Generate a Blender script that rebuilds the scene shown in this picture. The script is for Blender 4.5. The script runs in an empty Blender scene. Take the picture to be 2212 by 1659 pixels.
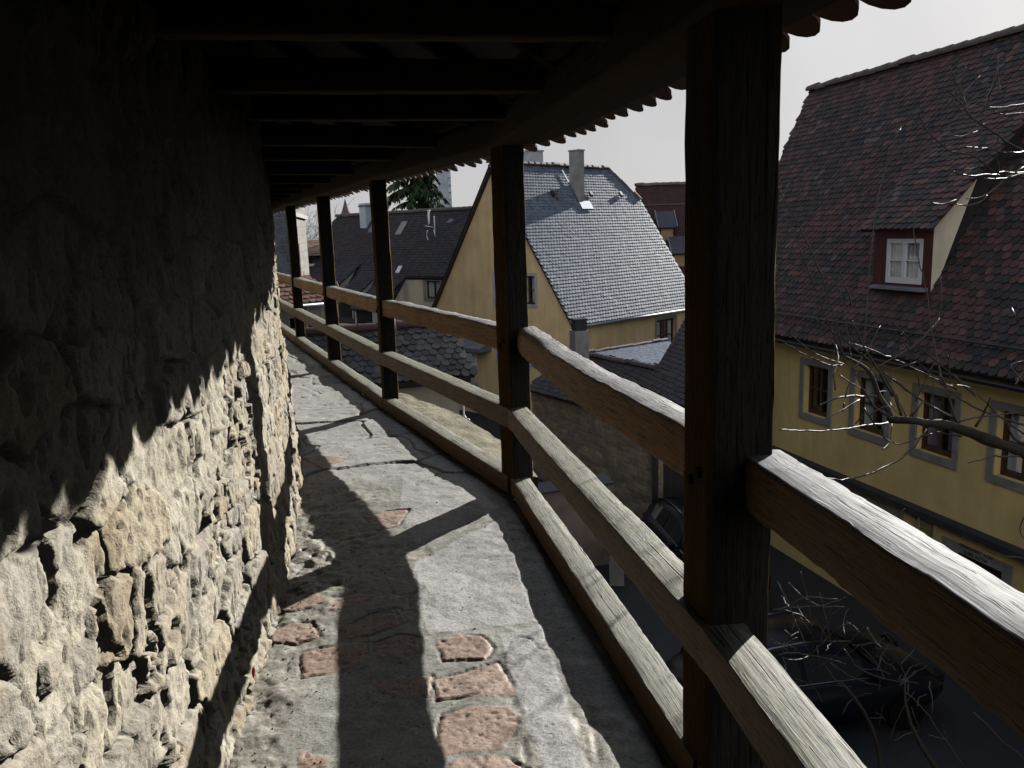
import bpy, math, random
import numpy as np
from mathutils import Matrix, Vector
from mathutils.geometry import tessellate_polygon

R = math.radians
sc = bpy.context.scene
# ------------------------------------------------------------------ camera
EYE = 1.65
FPX = 1789.0                       # focal length in units of a 2212-wide frame
pitch, roll = math.atan((829.5 - 501) / FPX), R(1.9)
_f = np.array([0, math.cos(pitch), -math.sin(pitch)]); _r = np.array([1.0, 0, 0]); _u = np.cross(_r, _f)
CR = _r * math.cos(roll) - _u * math.sin(roll)
CU = _r * math.sin(roll) + _u * math.cos(roll)
cam_d = bpy.data.cameras.new('Camera')
cam = bpy.data.objects.new('Camera', cam_d)
sc.collection.objects.link(cam)
cam_d.sensor_width = 36.0
cam_d.lens = FPX / 2212 * 36.0
cam_d.clip_start = 0.05
cam_d.clip_end = 2000
cam.matrix_world = Matrix(((CR[0], CU[0], -_f[0], 0), (CR[1], CU[1], -_f[1], 0), (CR[2], CU[2], -_f[2], EYE), (0, 0, 0, 1)))
sc.camera = cam
# ------------------------------------------------------------------ sky, sun, exposure
SUN_AZ, SUN_EL = 37.0, 22.0        # azimuth clockwise from the view axis
world = bpy.data.worlds.new('World'); sc.world = world
world.use_nodes = True
wn, wl = world.node_tree.nodes, world.node_tree.links
bg = wn['Background']
sky = wn.new('ShaderNodeTexSky'); sky.sky_type = 'NISHITA'; sky.sun_disc = False
sky.sun_elevation = R(SUN_EL); sky.sun_rotation = R(SUN_AZ)
sky.air_density = 1.0; sky.dust_density = 1.6; sky.ozone_density = 1.0
hs = wn.new('ShaderNodeHueSaturation'); hs.inputs['Saturation'].default_value = 0.5
wl.new(sky.outputs[0], hs.inputs['Color'])
# bright veil ahead, darker sides, fill light added behind and overhead out of view
tcw = wn.new('ShaderNodeTexCoord')
dot = wn.new('ShaderNodeVectorMath'); dot.operation = 'DOT_PRODUCT'; wl.new(tcw.outputs['Generated'], dot.inputs[0])
dot.inputs[1].default_value = (math.sin(R(11)) * math.cos(R(6)), math.cos(R(11)) * math.cos(R(6)), math.sin(R(6)))
hf = wn.new('ShaderNodeMapRange'); hf.inputs[1].default_value = -1.0; hf.inputs[2].default_value = 1.0; wl.new(dot.outputs['Value'], hf.inputs[0])
rp_ = wn.new('ShaderNodeValToRGB'); e = rp_.color_ramp.elements      # position = (1 + cos of the angle from the bright bank) / 2
e[0].position = .0; e[0].color = (2.6, 2.6, 2.66, 1); e[1].position = .955; e[1].color = (.86, .86, .89, 1)  # sky behind the camera brightened as added fill for the facades
for p_, c_ in ((.09, (2.5, 2.5, 2.56, 1)), (.22, (.09, .093, .105, 1)), (.58, (.05, .052, .06, 1)), (.80, (.06, .063, .072, 1)), (.90, (.46, .46, .48, 1))):
    q_ = e.new(p_); q_.color = c_
wl.new(hf.outputs[0], rp_.inputs[0])
nz_ = wn.new('ShaderNodeTexNoise'); nz_.inputs['Scale'].default_value = 2.2; nz_.inputs['Detail'].default_value = 4; wl.new(tcw.outputs['Generated'], nz_.inputs['Vector'])
cl = wn.new('ShaderNodeMapRange'); cl.inputs[1].default_value = .3; cl.inputs[2].default_value = .7; cl.inputs[3].default_value = 8.6; cl.inputs[4].default_value = 12.2; wl.new(nz_.outputs['Fac'], cl.inputs[0])
sp_ = wn.new('ShaderNodeSeparateXYZ'); wl.new(tcw.outputs['Generated'], sp_.inputs[0])       # blue overhead sky, out of view, brightened as fill for the facades
zr = wn.new('ShaderNodeValToRGB'); zr.color_ramp.elements[0].position = .62; zr.color_ramp.elements[0].color = (0, 0, 0, 1); zr.color_ramp.elements[1].position = .88; zr.color_ramp.elements[1].color = (.62, .72, .92, 1)
wl.new(sp_.outputs['Z'], zr.inputs[0])
za = wn.new('ShaderNodeVectorMath'); za.operation = 'ADD'; wl.new(rp_.outputs[0], za.inputs[0]); wl.new(zr.outputs[0], za.inputs[1])
vs = wn.new('ShaderNodeVectorMath'); vs.operation = 'SCALE'; wl.new(za.outputs[0], vs.inputs[0]); wl.new(cl.outputs[0], vs.inputs['Scale'])
mx = wn.new('ShaderNodeMix'); mx.data_type = 'RGBA'; mx.inputs[0].default_value = 0.90
wl.new(hs.outputs[0], mx.inputs[6]); wl.new(vs.outputs[0], mx.inputs[7]); wl.new(mx.outputs[2], bg.inputs[0])
bg.inputs[1].default_value = 0.055
sun_d = bpy.data.lights.new('Sun', 'SUN'); sun_d.energy = 5.0; sun_d.angle = R(0.5); sun_d.color = (1.0, 0.965, 0.915)
sun = bpy.data.objects.new('Sun', sun_d); sc.collection.objects.link(sun)
sdir = Vector((math.sin(R(SUN_AZ)) * math.cos(R(SUN_EL)), math.cos(R(SUN_AZ)) * math.cos(R(SUN_EL)), math.sin(R(SUN_EL))))
sun.rotation_euler = sdir.to_track_quat('Z', 'Y').to_euler()
sc.view_settings.view_transform = 'Standard'; sc.view_settings.look = 'None'
sc.view_settings.exposure = 0.35; sc.view_settings.gamma = 1.0
sc.cycles.max_bounces = 6; sc.cycles.diffuse_bounces = 0; sc.cycles.glossy_bounces = 3
sc.cycles.transparent_max_bounces = 12; sc.cycles.use_denoising = True
sc.cycles.caustics_reflective = False; sc.cycles.caustics_refractive = False

rng = np.random.default_rng(7)
ZS0 = -6.2
random.seed(7)

# ------------------------------------------------------------------ measuring helpers (photo measured on real planes)
CAM = np.array([0, 0, EYE])
def ray(x, y): return (x - 1106) / FPX * CR - (y - 829.5) / FPX * CU + _f
def on_z(x, y, z): r = ray(x, y); return CAM + r * ((z - EYE) / r[2])
def on_y(x, y, Y): r = ray(x, y); return CAM + r * (Y / r[1])
def on_plane(x, y, o, n): r = ray(x, y); return CAM + r * (np.dot(np.asarray(o) - CAM, n) / np.dot(r, n))
def A(*v): return np.array(v, float)
def unit(v): v = np.asarray(v, float); return v / np.linalg.norm(v)
Z = A(0, 0, 1)

# ------------------------------------------------------------------ noise
def _h(ix, iy, iz, seed):
    with np.errstate(over='ignore'):
        n = (ix.astype(np.int64) * 374761393 + iy.astype(np.int64) * 668265263 + iz.astype(np.int64) * 2147483647 * 3 + seed * 974634777) & 0xFFFFFFFF
        n = ((n ^ (n >> 13)) * 1274126177) & 0xFFFFFFFF
        n = ((n ^ (n >> 16)) * 2246822519) & 0xFFFFFFFF
        n = n ^ (n >> 15)
    return n / 4294967295.0
def vnoise(x, y, seed=0, z=None):
    z = np.zeros_like(x) if z is None else z
    ix, iy, iz = np.floor(x), np.floor(y), np.floor(z)
    fx, fy, fz = x - ix, y - iy, z - iz
    fx, fy, fz = [t * t * (3 - 2 * t) for t in (fx, fy, fz)]
    o = 0
    for a in (0, 1):
        for b in (0, 1):
            for c in ((0, 1) if np.any(fz) else (0,)):
                w = (fx if a else 1 - fx) * (fy if b else 1 - fy) * (fz if c else 1 - fz)
                o = o + w * _h(ix + a, iy + b, iz + c, seed)
    return o * 2 - 1
def fbm(x, y, seed=0, oct=4, gain=.5):
    o, a, f = 0, 1.0, 1.0
    for k in range(oct):
        o = o + a * vnoise(x * f + 13.7 * k, y * f - 7.3 * k, seed + k); a *= gain; f *= 2.03
    return o
def voronoi(x, y, seed=0, jit=.85):
    """F1, F2-F1, id randoms and vector to the cell point"""
    ix, iy = np.floor(x), np.floor(y)
    f1 = np.full(x.shape, 9.0); f2 = f1.copy(); rid = np.zeros_like(x); dx1 = np.zeros_like(x); dy1 = np.zeros_like(x)
    for a in (-1, 0, 1):
        for b in (-1, 0, 1):
            cx, cy = ix + a, iy + b
            px = cx + .5 + jit * (_h(cx, cy, cx * 0, seed) - .5); py = cy + .5 + jit * (_h(cx, cy, cx * 0, seed + 1) - .5)
            d = np.maximum(np.abs(x - px), np.abs(y - py)) * .55 + np.hypot(x - px, y - py) * .45
            r = _h(cx, cy, cx * 0, seed + 2)
            m = d < f1
            f2 = np.where(m, f1, np.minimum(f2, d)); rid = np.where(m, r, rid)
            dx1 = np.where(m, x - px, dx1); dy1 = np.where(m, y - py, dy1); f1 = np.where(m, d, f1)
    return f1, f2 - f1, rid, dx1, dy1
def sstep(a, b, x): t = np.clip((x - a) / (b - a), 0, 1); return t * t * (3 - 2 * t)

# ------------------------------------------------------------------ objects
COL = sc.collection
ROOT = {}
def tag(o, label=None, cat=None, group=None, kind=None):
    if label: o['label'] = label
    if cat: o['category'] = cat
    if group: o['group'] = group
    if kind: o['kind'] = kind
    return o
def thing(name, loc, label, cat, group=None):
    o = bpy.data.objects.new(name, None); o.empty_display_size = .2
    o.location = tuple(loc); COL.objects.link(o); ROOT[o.name] = A(*loc)
    return tag(o, label, cat, group)
class MB:
    def __init__(s): s.v = []; s.n = 0; s.f = []; s.mi = []; s.smooth = []; s.at = {}
    def add(s, v, f, mi=0, smooth=False, **at):
        v = np.asarray(v, float).reshape(-1, 3)
        for k, a in at.items(): s.at.setdefault(k, []).append((s.n, np.asarray(a, float)))
        s.v.append(v); b = s.n; s.n += len(v)
        if isinstance(f, np.ndarray):
            s.f.append(f + b); m = len(f)
        else:
            s.f.extend([[i + b for i in q] for q in f]); m = len(f)
        s.mi.extend([mi] * m); s.smooth.extend([smooth] * m)
        return b
    def quad(s, a, b, c, d, mi=0): s.add([a, b, c, d], [[0, 1, 2, 3]], mi)
    def box(s, o, ex, ey, ez, mi=0):
        """corner o and three edge vectors"""
        o, ex, ey, ez = map(lambda q: np.asarray(q, float), (o, ex, ey, ez))
        P = [o, o + ex, o + ex + ey, o + ey]; P += [p + ez for p in P]
        f = [[0, 3, 2, 1], [4, 5, 6, 7], [0, 1, 5, 4], [1, 2, 6, 5], [2, 3, 7, 6], [3, 0, 4, 7]]
        if np.dot(np.cross(ex, ey), ez) < 0: f = [q[::-1] for q in f]
        s.add(P, f, mi)
    def cbox(s, c, hx, hy, hz, mi=0):
        hx, hy, hz = map(lambda q: np.asarray(q, float), (hx, hy, hz))
        s.box(np.asarray(c) - hx - hy - hz, 2 * hx, 2 * hy, 2 * hz, mi)
    def bar(s, a, b, w, h, mi=0, up=Z):
        a, b = np.asarray(a, float), np.asarray(b, float); d = unit(b - a); x = np.cross(d, up)
        if np.linalg.norm(x) < 1e-4: x = np.cross(d, A(1, 0, 0))
        x = unit(x); y = np.cross(x, d)
        s.box(a - x * w / 2 - y * h / 2, x * w, y * h, b - a, mi)
    def prism(s, pts, ext, mi=0, cap=True):
        """planar polygon pts (list of 3D) extruded by vector ext"""
        p = np.asarray(pts, float); n = len(p); e = np.asarray(ext, float)
        nn = sum(np.cross(p[i] - p[0], p[(i + 1) % n] - p[0]) for i in range(n))
        if np.dot(nn, e) > 0: p = p[::-1]
        v = np.vstack([p, p + e]); f = [[(i + 1) % n, i, n + i, n + (i + 1) % n] for i in range(n)]
        if cap: f += [list(range(n)), list(range(2 * n - 1, n - 1, -1))]
        s.add(v, f, mi)
    def tube(s, P, r, seg=6, mi=0, cap=True, smooth=True):
        P = np.asarray(P, float); n = len(P); r = np.broadcast_to(np.asarray(r, float), (n,))
        T = np.gradient(P, axis=0); T /= np.linalg.norm(T, axis=1)[:, None] + 1e-9
        ref = A(.31, .17, .93) if abs(np.dot(T[0], A(.31, .17, .93))) < .9 else A(1, 0, 0)
        X = np.cross(T, ref); X /= np.linalg.norm(X, axis=1)[:, None] + 1e-9; Y = np.cross(T, X)
        a = np.arange(seg) * 2 * math.pi / seg
        V = P[:, None, :] + r[:, None, None] * (np.cos(a)[None, :, None] * X[:, None, :] + np.sin(a)[None, :, None] * Y[:, None, :])
        V = V.reshape(-1, 3); f = []
        for i in range(n - 1):
            for k in range(seg):
                k2 = (k + 1) % seg
                f.append([i * seg + k, i * seg + k2, (i + 1) * seg + k2, (i + 1) * seg + k])
        if cap: f += [list(range(seg))[::-1], [(n - 1) * seg + k for k in range(seg)]]
        s.add(V, f, mi, smooth)
    def build(s, name, mats, parent=None):
        me = bpy.data.meshes.new(name)
        off = A(0, 0, 0)
        if parent is not None:
            r = parent
            while r.parent is not None: r = r.parent
            off = ROOT.get(r.name, A(*r.location))
        V = np.vstack(s.v) - off
        lens, loops = [], []
        for q in s.f:
            if isinstance(q, np.ndarray):
                lens.append(np.full(len(q), q.shape[1])); loops.append(q.ravel())
            else:
                lens.append([len(q)]); loops.append(q)
        # faces may be mixed arrays/lists; material order follows insertion
        L = np.concatenate([np.asarray(x) for x in lens]).astype(np.int32); I = np.concatenate([np.asarray(x) for x in loops]).astype(np.int32)
        me.vertices.add(len(V)); me.vertices.foreach_set('co', V.astype(np.float32).ravel())
        me.loops.add(len(I)); me.loops.foreach_set('vertex_index', I)
        me.polygons.add(len(L)); st = np.zeros(len(L), np.int32); st[1:] = np.cumsum(L)[:-1]
        me.polygons.foreach_set('loop_start', st); me.polygons.foreach_set('loop_total', L)
        mats = mats if isinstance(mats, (list, tuple)) else [mats]
        for m in mats: me.materials.append(m)
        me.polygons.foreach_set('material_index', np.asarray(s.mi, np.int32))
        me.polygons.foreach_set('use_smooth', np.asarray(s.smooth, bool))
        for k, parts in s.at.items():
            w = parts[0][1].shape[-1] if parts[0][1].ndim > 1 else 1
            buf = np.zeros((len(V), w), np.float32)
            for b, a in parts: buf[b:b + len(a)] = a.reshape(len(a), w)
            if w == 3:
                at = me.attributes.new(k, 'FLOAT_VECTOR', 'POINT'); at.data.foreach_set('vector', buf.ravel())
            else:
                at = me.attributes.new(k, 'FLOAT', 'POINT'); at.data.foreach_set('value', buf.ravel())
        me.update(calc_edges=True); me.validate()
        o = bpy.data.objects.new(name, me); COL.objects.link(o)
        if parent is not None: o.parent = parent
        return o

# ------------------------------------------------------------------ materials
class NT:
    def __init__(s, name):
        s.m = bpy.data.materials.new(name); s.m.use_nodes = True
        s.t = s.m.node_tree; s.N = s.t.nodes; s.L = s.t.links
        s.bsdf = s.N['Principled BSDF']; s.out = s.N['Material Output']
    def n(s, typ, **k):
        q = s.N.new(typ)
        for a, b in k.items(): setattr(q, a, b)
        return q
    def link(s, a, b): s.L.new(a, b)
    def coord(s, kind='Object'):
        if kind == 'Object' or kind == 'Generated': return s.n('ShaderNodeTexCoord').outputs[kind]
        return s.n('ShaderNodeAttribute', attribute_name=kind).outputs['Vector']
    def attr(s, name): return s.n('ShaderNodeAttribute', attribute_name=name).outputs['Fac']
    def map(s, vec, scale=(1, 1, 1), loc=(0, 0, 0)):
        q = s.n('ShaderNodeMapping'); q.inputs['Scale'].default_value = scale; q.inputs['Location'].default_value = loc
        s.link(vec, q.inputs[0]); return q.outputs[0]
    def noise(s, vec, scale=5, detail=4, rough=.55, dist=0):
        q = s.n('ShaderNodeTexNoise'); q.inputs['Scale'].default_value = scale; q.inputs['Detail'].default_value = detail
        q.inputs['Roughness'].default_value = rough; q.inputs['Distortion'].default_value = dist
        s.link(vec, q.inputs['Vector']); return q.outputs['Fac']
    def vor(s, vec, scale=5, feature='F1', out='Distance'):
        q = s.n('ShaderNodeTexVoronoi', feature=feature); q.inputs['Scale'].default_value = scale
        s.link(vec, q.inputs['Vector']); return q.outputs[out]
    def ramp(s, fac, stops, interp='LINEAR'):
        q = s.n('ShaderNodeValToRGB'); q.color_ramp.interpolation = interp; e = q.color_ramp.elements
        while len(e) < len(stops): e.new(.5)
        for k, (p, c) in enumerate(stops):
            e[k].position = p
            e[k].color = (c, c, c, 1) if np.isscalar(c) else (c[0], c[1], c[2], 1)
        s.link(fac, q.inputs[0]); return q.outputs[0]
    def mix(s, fac, a, b, mode='MIX'):
        q = s.n('ShaderNodeMix', data_type='RGBA', blend_type=mode)
        for k, (sock, v) in enumerate(((q.inputs[0], fac), (q.inputs[6], a), (q.inputs[7], b))):
            if hasattr(v, 'links'): s.link(v, sock)
            elif np.isscalar(v): sock.default_value = v if k == 0 else (v, v, v, 1)
            else: sock.default_value = (v[0], v[1], v[2], 1)
        return q.outputs[2]
    def math(s, op, a, b=0.0, clamp=False):
        q = s.n('ShaderNodeMath', operation=op, use_clamp=clamp)
        for sock, v in ((q.inputs[0], a), (q.inputs[1], b)):
            if hasattr(v, 'links'): s.link(v, sock)
            else: sock.default_value = v
        return q.outputs[0]
    def bump(s, hgt, strength=.5, dist=.01, prev=None):
        q = s.n('ShaderNodeBump'); q.inputs['Strength'].default_value = strength; q.inputs['Distance'].default_value = dist
        s.link(hgt, q.inputs['Height'])
        if prev is not None: s.link(prev, q.inputs['Normal'])
        return q.outputs[0]
    def fin(s, col, rough=.8, bump=None, spec=.5, metal=0.0):
        b = s.bsdf
        if hasattr(col, 'links'): s.link(col, b.inputs['Base Color'])
        else: b.inputs['Base Color'].default_value = (col[0], col[1], col[2], 1)
        if hasattr(rough, 'links'): s.link(rough, b.inputs['Roughness'])
        else: b.inputs['Roughness'].default_value = rough
        if hasattr(spec, 'links'): s.link(spec, b.inputs['Specular IOR Level'])
        else: b.inputs['Specular IOR Level'].default_value = spec
        b.inputs['Metallic'].default_value = metal
        if bump is not None: s.link(bump, b.inputs['Normal'])
        return s.m

def m_plain(name, col, rough=.7, var=.25, scale=8, spec=.4, metal=0.0, bump=.2):
    t = NT(name); o = t.coord()
    n = t.noise(o, scale, 5); n2 = t.noise(o, scale * 9, 3)
    f = t.ramp(n, [(.25, 1 - var), (.75, 1 + var * .6)])
    c = t.mix(1.0, col, f, 'MULTIPLY')
    return t.fin(c, rough, t.bump(n2, bump, .004) if bump else None, spec, metal)

def m_wood(name, side, top, rough=.75, lichen=0.0, crack=1.0, spec=.4, face=None, fine_k=.65):
    """hewn timber: brown sides, brightened on rails for missing bounce light, silvered by weather on upper faces; grain runs along the piece"""
    t = NT(name); g = t.coord('grain')
    fine = t.noise(t.map(g, (3, 90, 90)), 1, 4, .6, .2)
    mid = t.noise(t.map(g, (1.2, 16, 16)), 1, 4, .6, .6)
    big = t.noise(t.map(g, (1.1, 3, 3)), 1, 3)
    cr = t.noise(t.map(g, (4.5, 105, 105)), 1, 2, .5, .3)
    crack_b = t.noise(t.map(g, (.8, 30, 30)), 1, 2, .5, .5)
    crack_m = t.mix(1.0, t.ramp(cr, [(.31, 0.0), (.37, 1.0)]), t.ramp(crack_b, [(.275, 0.0), (.30, 1.0)]), 'MULTIPLY')
    pit = t.ramp(t.noise(t.map(g, (22, 120, 120)), 1, 2), [(.3, .35), (.42, 1.0)])
    geo = t.n('ShaderNodeNewGeometry'); sep = t.n('ShaderNodeSeparateXYZ'); t.link(geo.outputs['Normal'], sep.inputs[0])
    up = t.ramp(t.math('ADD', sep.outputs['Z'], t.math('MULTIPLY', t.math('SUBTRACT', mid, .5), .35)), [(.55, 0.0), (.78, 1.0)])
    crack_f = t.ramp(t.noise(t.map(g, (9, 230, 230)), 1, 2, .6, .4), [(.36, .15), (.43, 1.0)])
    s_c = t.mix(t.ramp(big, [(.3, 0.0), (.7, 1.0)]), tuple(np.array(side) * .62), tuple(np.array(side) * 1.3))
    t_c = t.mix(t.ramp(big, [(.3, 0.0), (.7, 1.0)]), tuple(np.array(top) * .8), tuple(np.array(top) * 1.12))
    if lichen:
        t_c = t.mix(t.math('MULTIPLY', t.ramp(t.noise(t.map(g, (9, 14, 14)), 1, 5, .7), [(.45, 0.0), (.7, 1.0)]), lichen), t_c, (.25, .26, .15))
    if face is not None:   # side turned to the camera gets shade painted into its colour
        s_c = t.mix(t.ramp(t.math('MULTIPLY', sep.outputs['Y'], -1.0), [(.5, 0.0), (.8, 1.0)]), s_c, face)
    c = t.mix(up, s_c, t_c)
    c = t.mix(fine_k, c, t.ramp(fine, [(.3, .4), (.62, 1.12)]), 'MULTIPLY')
    c = t.mix(.8, c, pit, 'MULTIPLY')
    c = t.mix(.8 * crack, c, crack_f, 'MULTIPLY')
    c = t.mix(.85 * crack, c, crack_m, 'MULTIPLY')
    h = t.math('ADD', t.math('MULTIPLY', fine, .4), t.math('ADD', t.math('MULTIPLY', mid, .8), t.math('MULTIPLY', t.math('ADD', crack_m, t.math('MULTIPLY', crack_f, .6)), .9 * crack)))
    return t.fin(c, rough, t.bump(h, .6, .010), spec)

def m_tiles(name, cols, lichen=.15, rough=.7, red=None, red_thr=.55, scale=.5, spec=.4):
    """beaver tail tiles: each tile its own fired colour; patches of newer red tiles; lichen specks"""
    t = NT(name); o = t.coord(); geo = t.n('ShaderNodeNewGeometry'); ri = geo.outputs['Random Per Island']
    k = len(cols)
    c = t.ramp(ri, [(i / k, cols[i]) for i in range(k)], 'CONSTANT')
    if red is not None:
        pn = t.math('ADD', t.noise(o, scale, 3, .6), t.math('MULTIPLY', t.math('SUBTRACT', ri, .5), .34))
        m = t.ramp(pn, [(red_thr - .03, 0.0), (red_thr + .03, 1.0)])
        rr = t.mix(t.math('FRACT', t.math('MULTIPLY', ri, 17.0)), tuple(np.array(red) * .55), tuple(np.array(red) * 1.25))
        c = t.mix(m, c, rr)
    n = t.noise(o, 22, 4, .65)
    c = t.mix(.7, c, t.ramp(n, [(.25, .5), (.75, 1.25)]), 'MULTIPLY')
    sp = t.ramp(t.noise(o, 38, 2, .5), [(.69, 0.0), (.74, 1.0)])
    zone = t.ramp(t.noise(o, 1.3, 2), [(.42, 0.0), (.6, 1.0)])
    c = t.mix(t.math('MULTIPLY', t.math('MULTIPLY', sp, zone), min(1, lichen * 4)), c, (.30, .31, .29))
    return t.fin(c, rough, t.bump(n, .35, .006), spec)

def m_plaster(name, col, var=.18):
    t = NT(name); o = t.coord()
    a = t.noise(o, .9, 5, .6); b = t.noise(o, 60, 3)
    st = t.noise(t.map(o, (2.2, 2.2, .35)), 1.2, 4)
    c = t.mix(1.0, col, t.ramp(a, [(.3, 1 - var), (.7, 1 + var * .5)]), 'MULTIPLY')
    c = t.mix(.6, c, t.ramp(st, [(.3, .8), (.6, 1.06)]), 'MULTIPLY')
    return t.fin(c, .9, t.bump(b, .35, .004), .2)

def m_stone_attr(name, cols, stain, rough=.88, fine=55, bmp=.8, spec=.3):
    """masonry: per-stone tone comes from the mesh (attribute tone), joint depth from attribute joint"""
    t = NT(name); o = t.coord(); tone = t.attr('tone'); j = t.attr('joint')
    k = len(cols) - 1
    c = t.ramp(tone, [(i / k, cols[i]) for i in range(k + 1)])
    n1 = t.noise(o, 7, 5, .65); n2 = t.noise(o, fine, 5, .7); n3 = t.noise(o, 2.3, 4)
    c = t.mix(t.ramp(n3, [(.55, 0.0), (.74, .75)]), c, stain)
    c = t.mix(.8, c, t.ramp(n1, [(.25, .62), (.72, 1.15)]), 'MULTIPLY')
    c = t.mix(.75, c, t.ramp(n2, [(.28, .55), (.55, 1.08)]), 'MULTIPLY')
    c = t.mix(j, c, (.39, .36, .30))
    h = t.math('ADD', t.math('MULTIPLY', n1, .5), t.math('MULTIPLY', n2, .5))
    return t.fin(c, rough, t.bump(h, bmp, .02), spec)

def m_masonry(name, c1, c2, mortar, bw=.42, bh=.2, scale=1.0, rough=.9, axis='xz'):
    """coursed stone wall seen from afar"""
    t = NT(name); g = t.coord('uvw')
    d = t.noise(t.map(g, (3, 3, 3)), 1, 3)
    w = t.n('ShaderNodeVectorMath', operation='ADD'); t.link(g, w.inputs[0])
    dm = t.n('ShaderNodeMix', data_type='VECTOR'); dm.inputs[0].default_value = .05
    nz = t.n('ShaderNodeTexNoise'); nz.inputs['Scale'].default_value = 3.5; t.link(g, nz.inputs['Vector'])
    vm = t.n('ShaderNodeVectorMath', operation='SCALE'); vm.inputs['Scale'].default_value = .12; t.link(nz.outputs['Color'], vm.inputs[0])
    t.link(vm.outputs[0], w.inputs[1])
    b = t.n('ShaderNodeTexBrick'); b.inputs['Scale'].default_value = scale; b.inputs['Brick Width'].default_value = bw
    b.inputs['Row Height'].default_value = bh; b.inputs['Mortar Size'].default_value = .018; b.inputs['Mortar Smooth'].default_value = .4
    b.inputs['Color1'].default_value = (*c1, 1); b.inputs['Color2'].default_value = (*c2, 1); b.inputs['Mortar'].default_value = (*mortar, 1)
    t.link(w.outputs[0], b.inputs['Vector'])
    n = t.noise(g, 5, 5, .65); n2 = t.noise(g, 30, 4)
    c = t.mix(.9, b.outputs['Color'], t.ramp(n, [(.25, .5), (.75, 1.3)]), 'MULTIPLY')
    h = t.math('ADD', t.math('MULTIPLY', b.outputs['Fac'], -.8), t.math('MULTIPLY', n2, .5))
    return t.fin(c, rough, t.bump(h, .8, .03), .2)

def m_glass(name, tint=(.02, .024, .03)):
    t = NT(name)
    tr = t.n('ShaderNodeBsdfTransparent'); tr.inputs[0].default_value = (.9, .92, .93, 1)
    gl = t.n('ShaderNodeBsdfGlossy'); gl.inputs['Roughness'].default_value = .03
    lw = t.n('ShaderNodeLayerWeight'); lw.inputs['Blend'].default_value = .5
    fr = t.math('ADD', t.math('MULTIPLY', t.math('POWER', lw.outputs['Facing'], 4.0), .8), .05)
    ms = t.n('ShaderNodeMixShader'); t.link(fr, ms.inputs[0]); t.link(tr.outputs[0], ms.inputs[1]); t.link(gl.outputs[0], ms.inputs[2])
    t.link(ms.outputs[0], t.out.inputs[0]); return t.m

M = {}
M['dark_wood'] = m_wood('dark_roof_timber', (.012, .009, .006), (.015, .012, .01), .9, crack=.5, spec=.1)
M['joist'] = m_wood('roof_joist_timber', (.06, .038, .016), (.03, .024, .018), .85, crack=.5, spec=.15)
M['post'] = m_wood('post_timber', (.55, .32, .10), (.30, .29, .27), .85, spec=.15, face=(.060, .051, .042))  # face: painted shade on the side towards the camera
M['rail'] = m_wood('handrail_timber', (.66, .33, .075), (.37, .36, .36), .6, spec=.35, fine_k=.95)  # side colour brightened to stand in for bounced light
M['rail_dark'] = m_wood('dark_handrail_timber', (.20, .105, .028), (.25, .245, .25), .66, spec=.35, fine_k=.95)  # darker handrail colour for the nearest bay
M['midrail'] = m_wood('middle_rail_timber', (.20, .135, .06), (.31, .30, .235), .62, lichen=.75, spec=.35)
M['sill'] = m_wood('sill_timber', (.24, .15, .06), (.34, .33, .27), .62, lichen=.55, crack=1.0, spec=.35)
M['plank'] = m_wood('plank', (.05, .036, .022), (.2, .19, .17), .85)
M['town_wall'] = m_stone_attr('rubble_limestone', [(.40, .355, .27), (.55, .495, .385), (.62, .57, .455), (.46, .425, .36), (.57, .495, .365), (.50, .405, .29)], (.40, .305, .17))
M['ytight'] = m_plaster('ochre_plaster', (.80, .595, .25))
M['ypale'] = m_plaster('apricot_plaster', (.82, .61, .33))
M['cream'] = m_plaster('cream_plaster', (.62, .55, .42))
M['white_plaster'] = m_plaster('white_plaster', (.6, .58, .54))
M['sandstone'] = m_plain('grey_sandstone', (.29, .27, .245), .9, .3, 3, .2)
M['pale_stone'] = m_plain('pale_window_stone', (.48, .48, .50), .9, .25, 3, .2)
M['brownwood'] = m_plain('brown_window_wood', (.06, .028, .014), .5, .3, 6)
M['redwood'] = m_plain('dark_red_boards', (.065, .012, .016), .6, .3, 5)
M['whitepaint'] = m_plain('white_gloss_paint', (.8, .81, .84), .35, .06, 4, bump=.03)
M['zinc'] = m_plain('zinc_sheet', (.22, .25, .3), .45, .3, 3, metal=.5)
M['darkmetal'] = m_plain('dark_lead_sheet', (.035, .038, .05), .5, .4, 3, metal=.3)
M['glass'] = m_glass('window_glass')
M['curtain'] = m_plain('curtain_cloth', (.8, .78, .75), .9, .15, 5)
M['curtain2'] = m_plain('pink_curtain_cloth', (.38, .26, .33), .9, .15, 5)
M['inside'] = m_plain('dark_interior', (.012, .011, .010), .95, .2, 2, .1)
M['concrete'] = m_plain('rendered_chimney', (.30, .295, .30), .9, .35, 2.5)
M['blackwood'] = m_plain('black_gate_wood', (.016, .013, .012), .7, .4, 5)
M['tile_deck'] = m_plain('roof_battens', (.02, .016, .014), .9, .3, 4)
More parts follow.
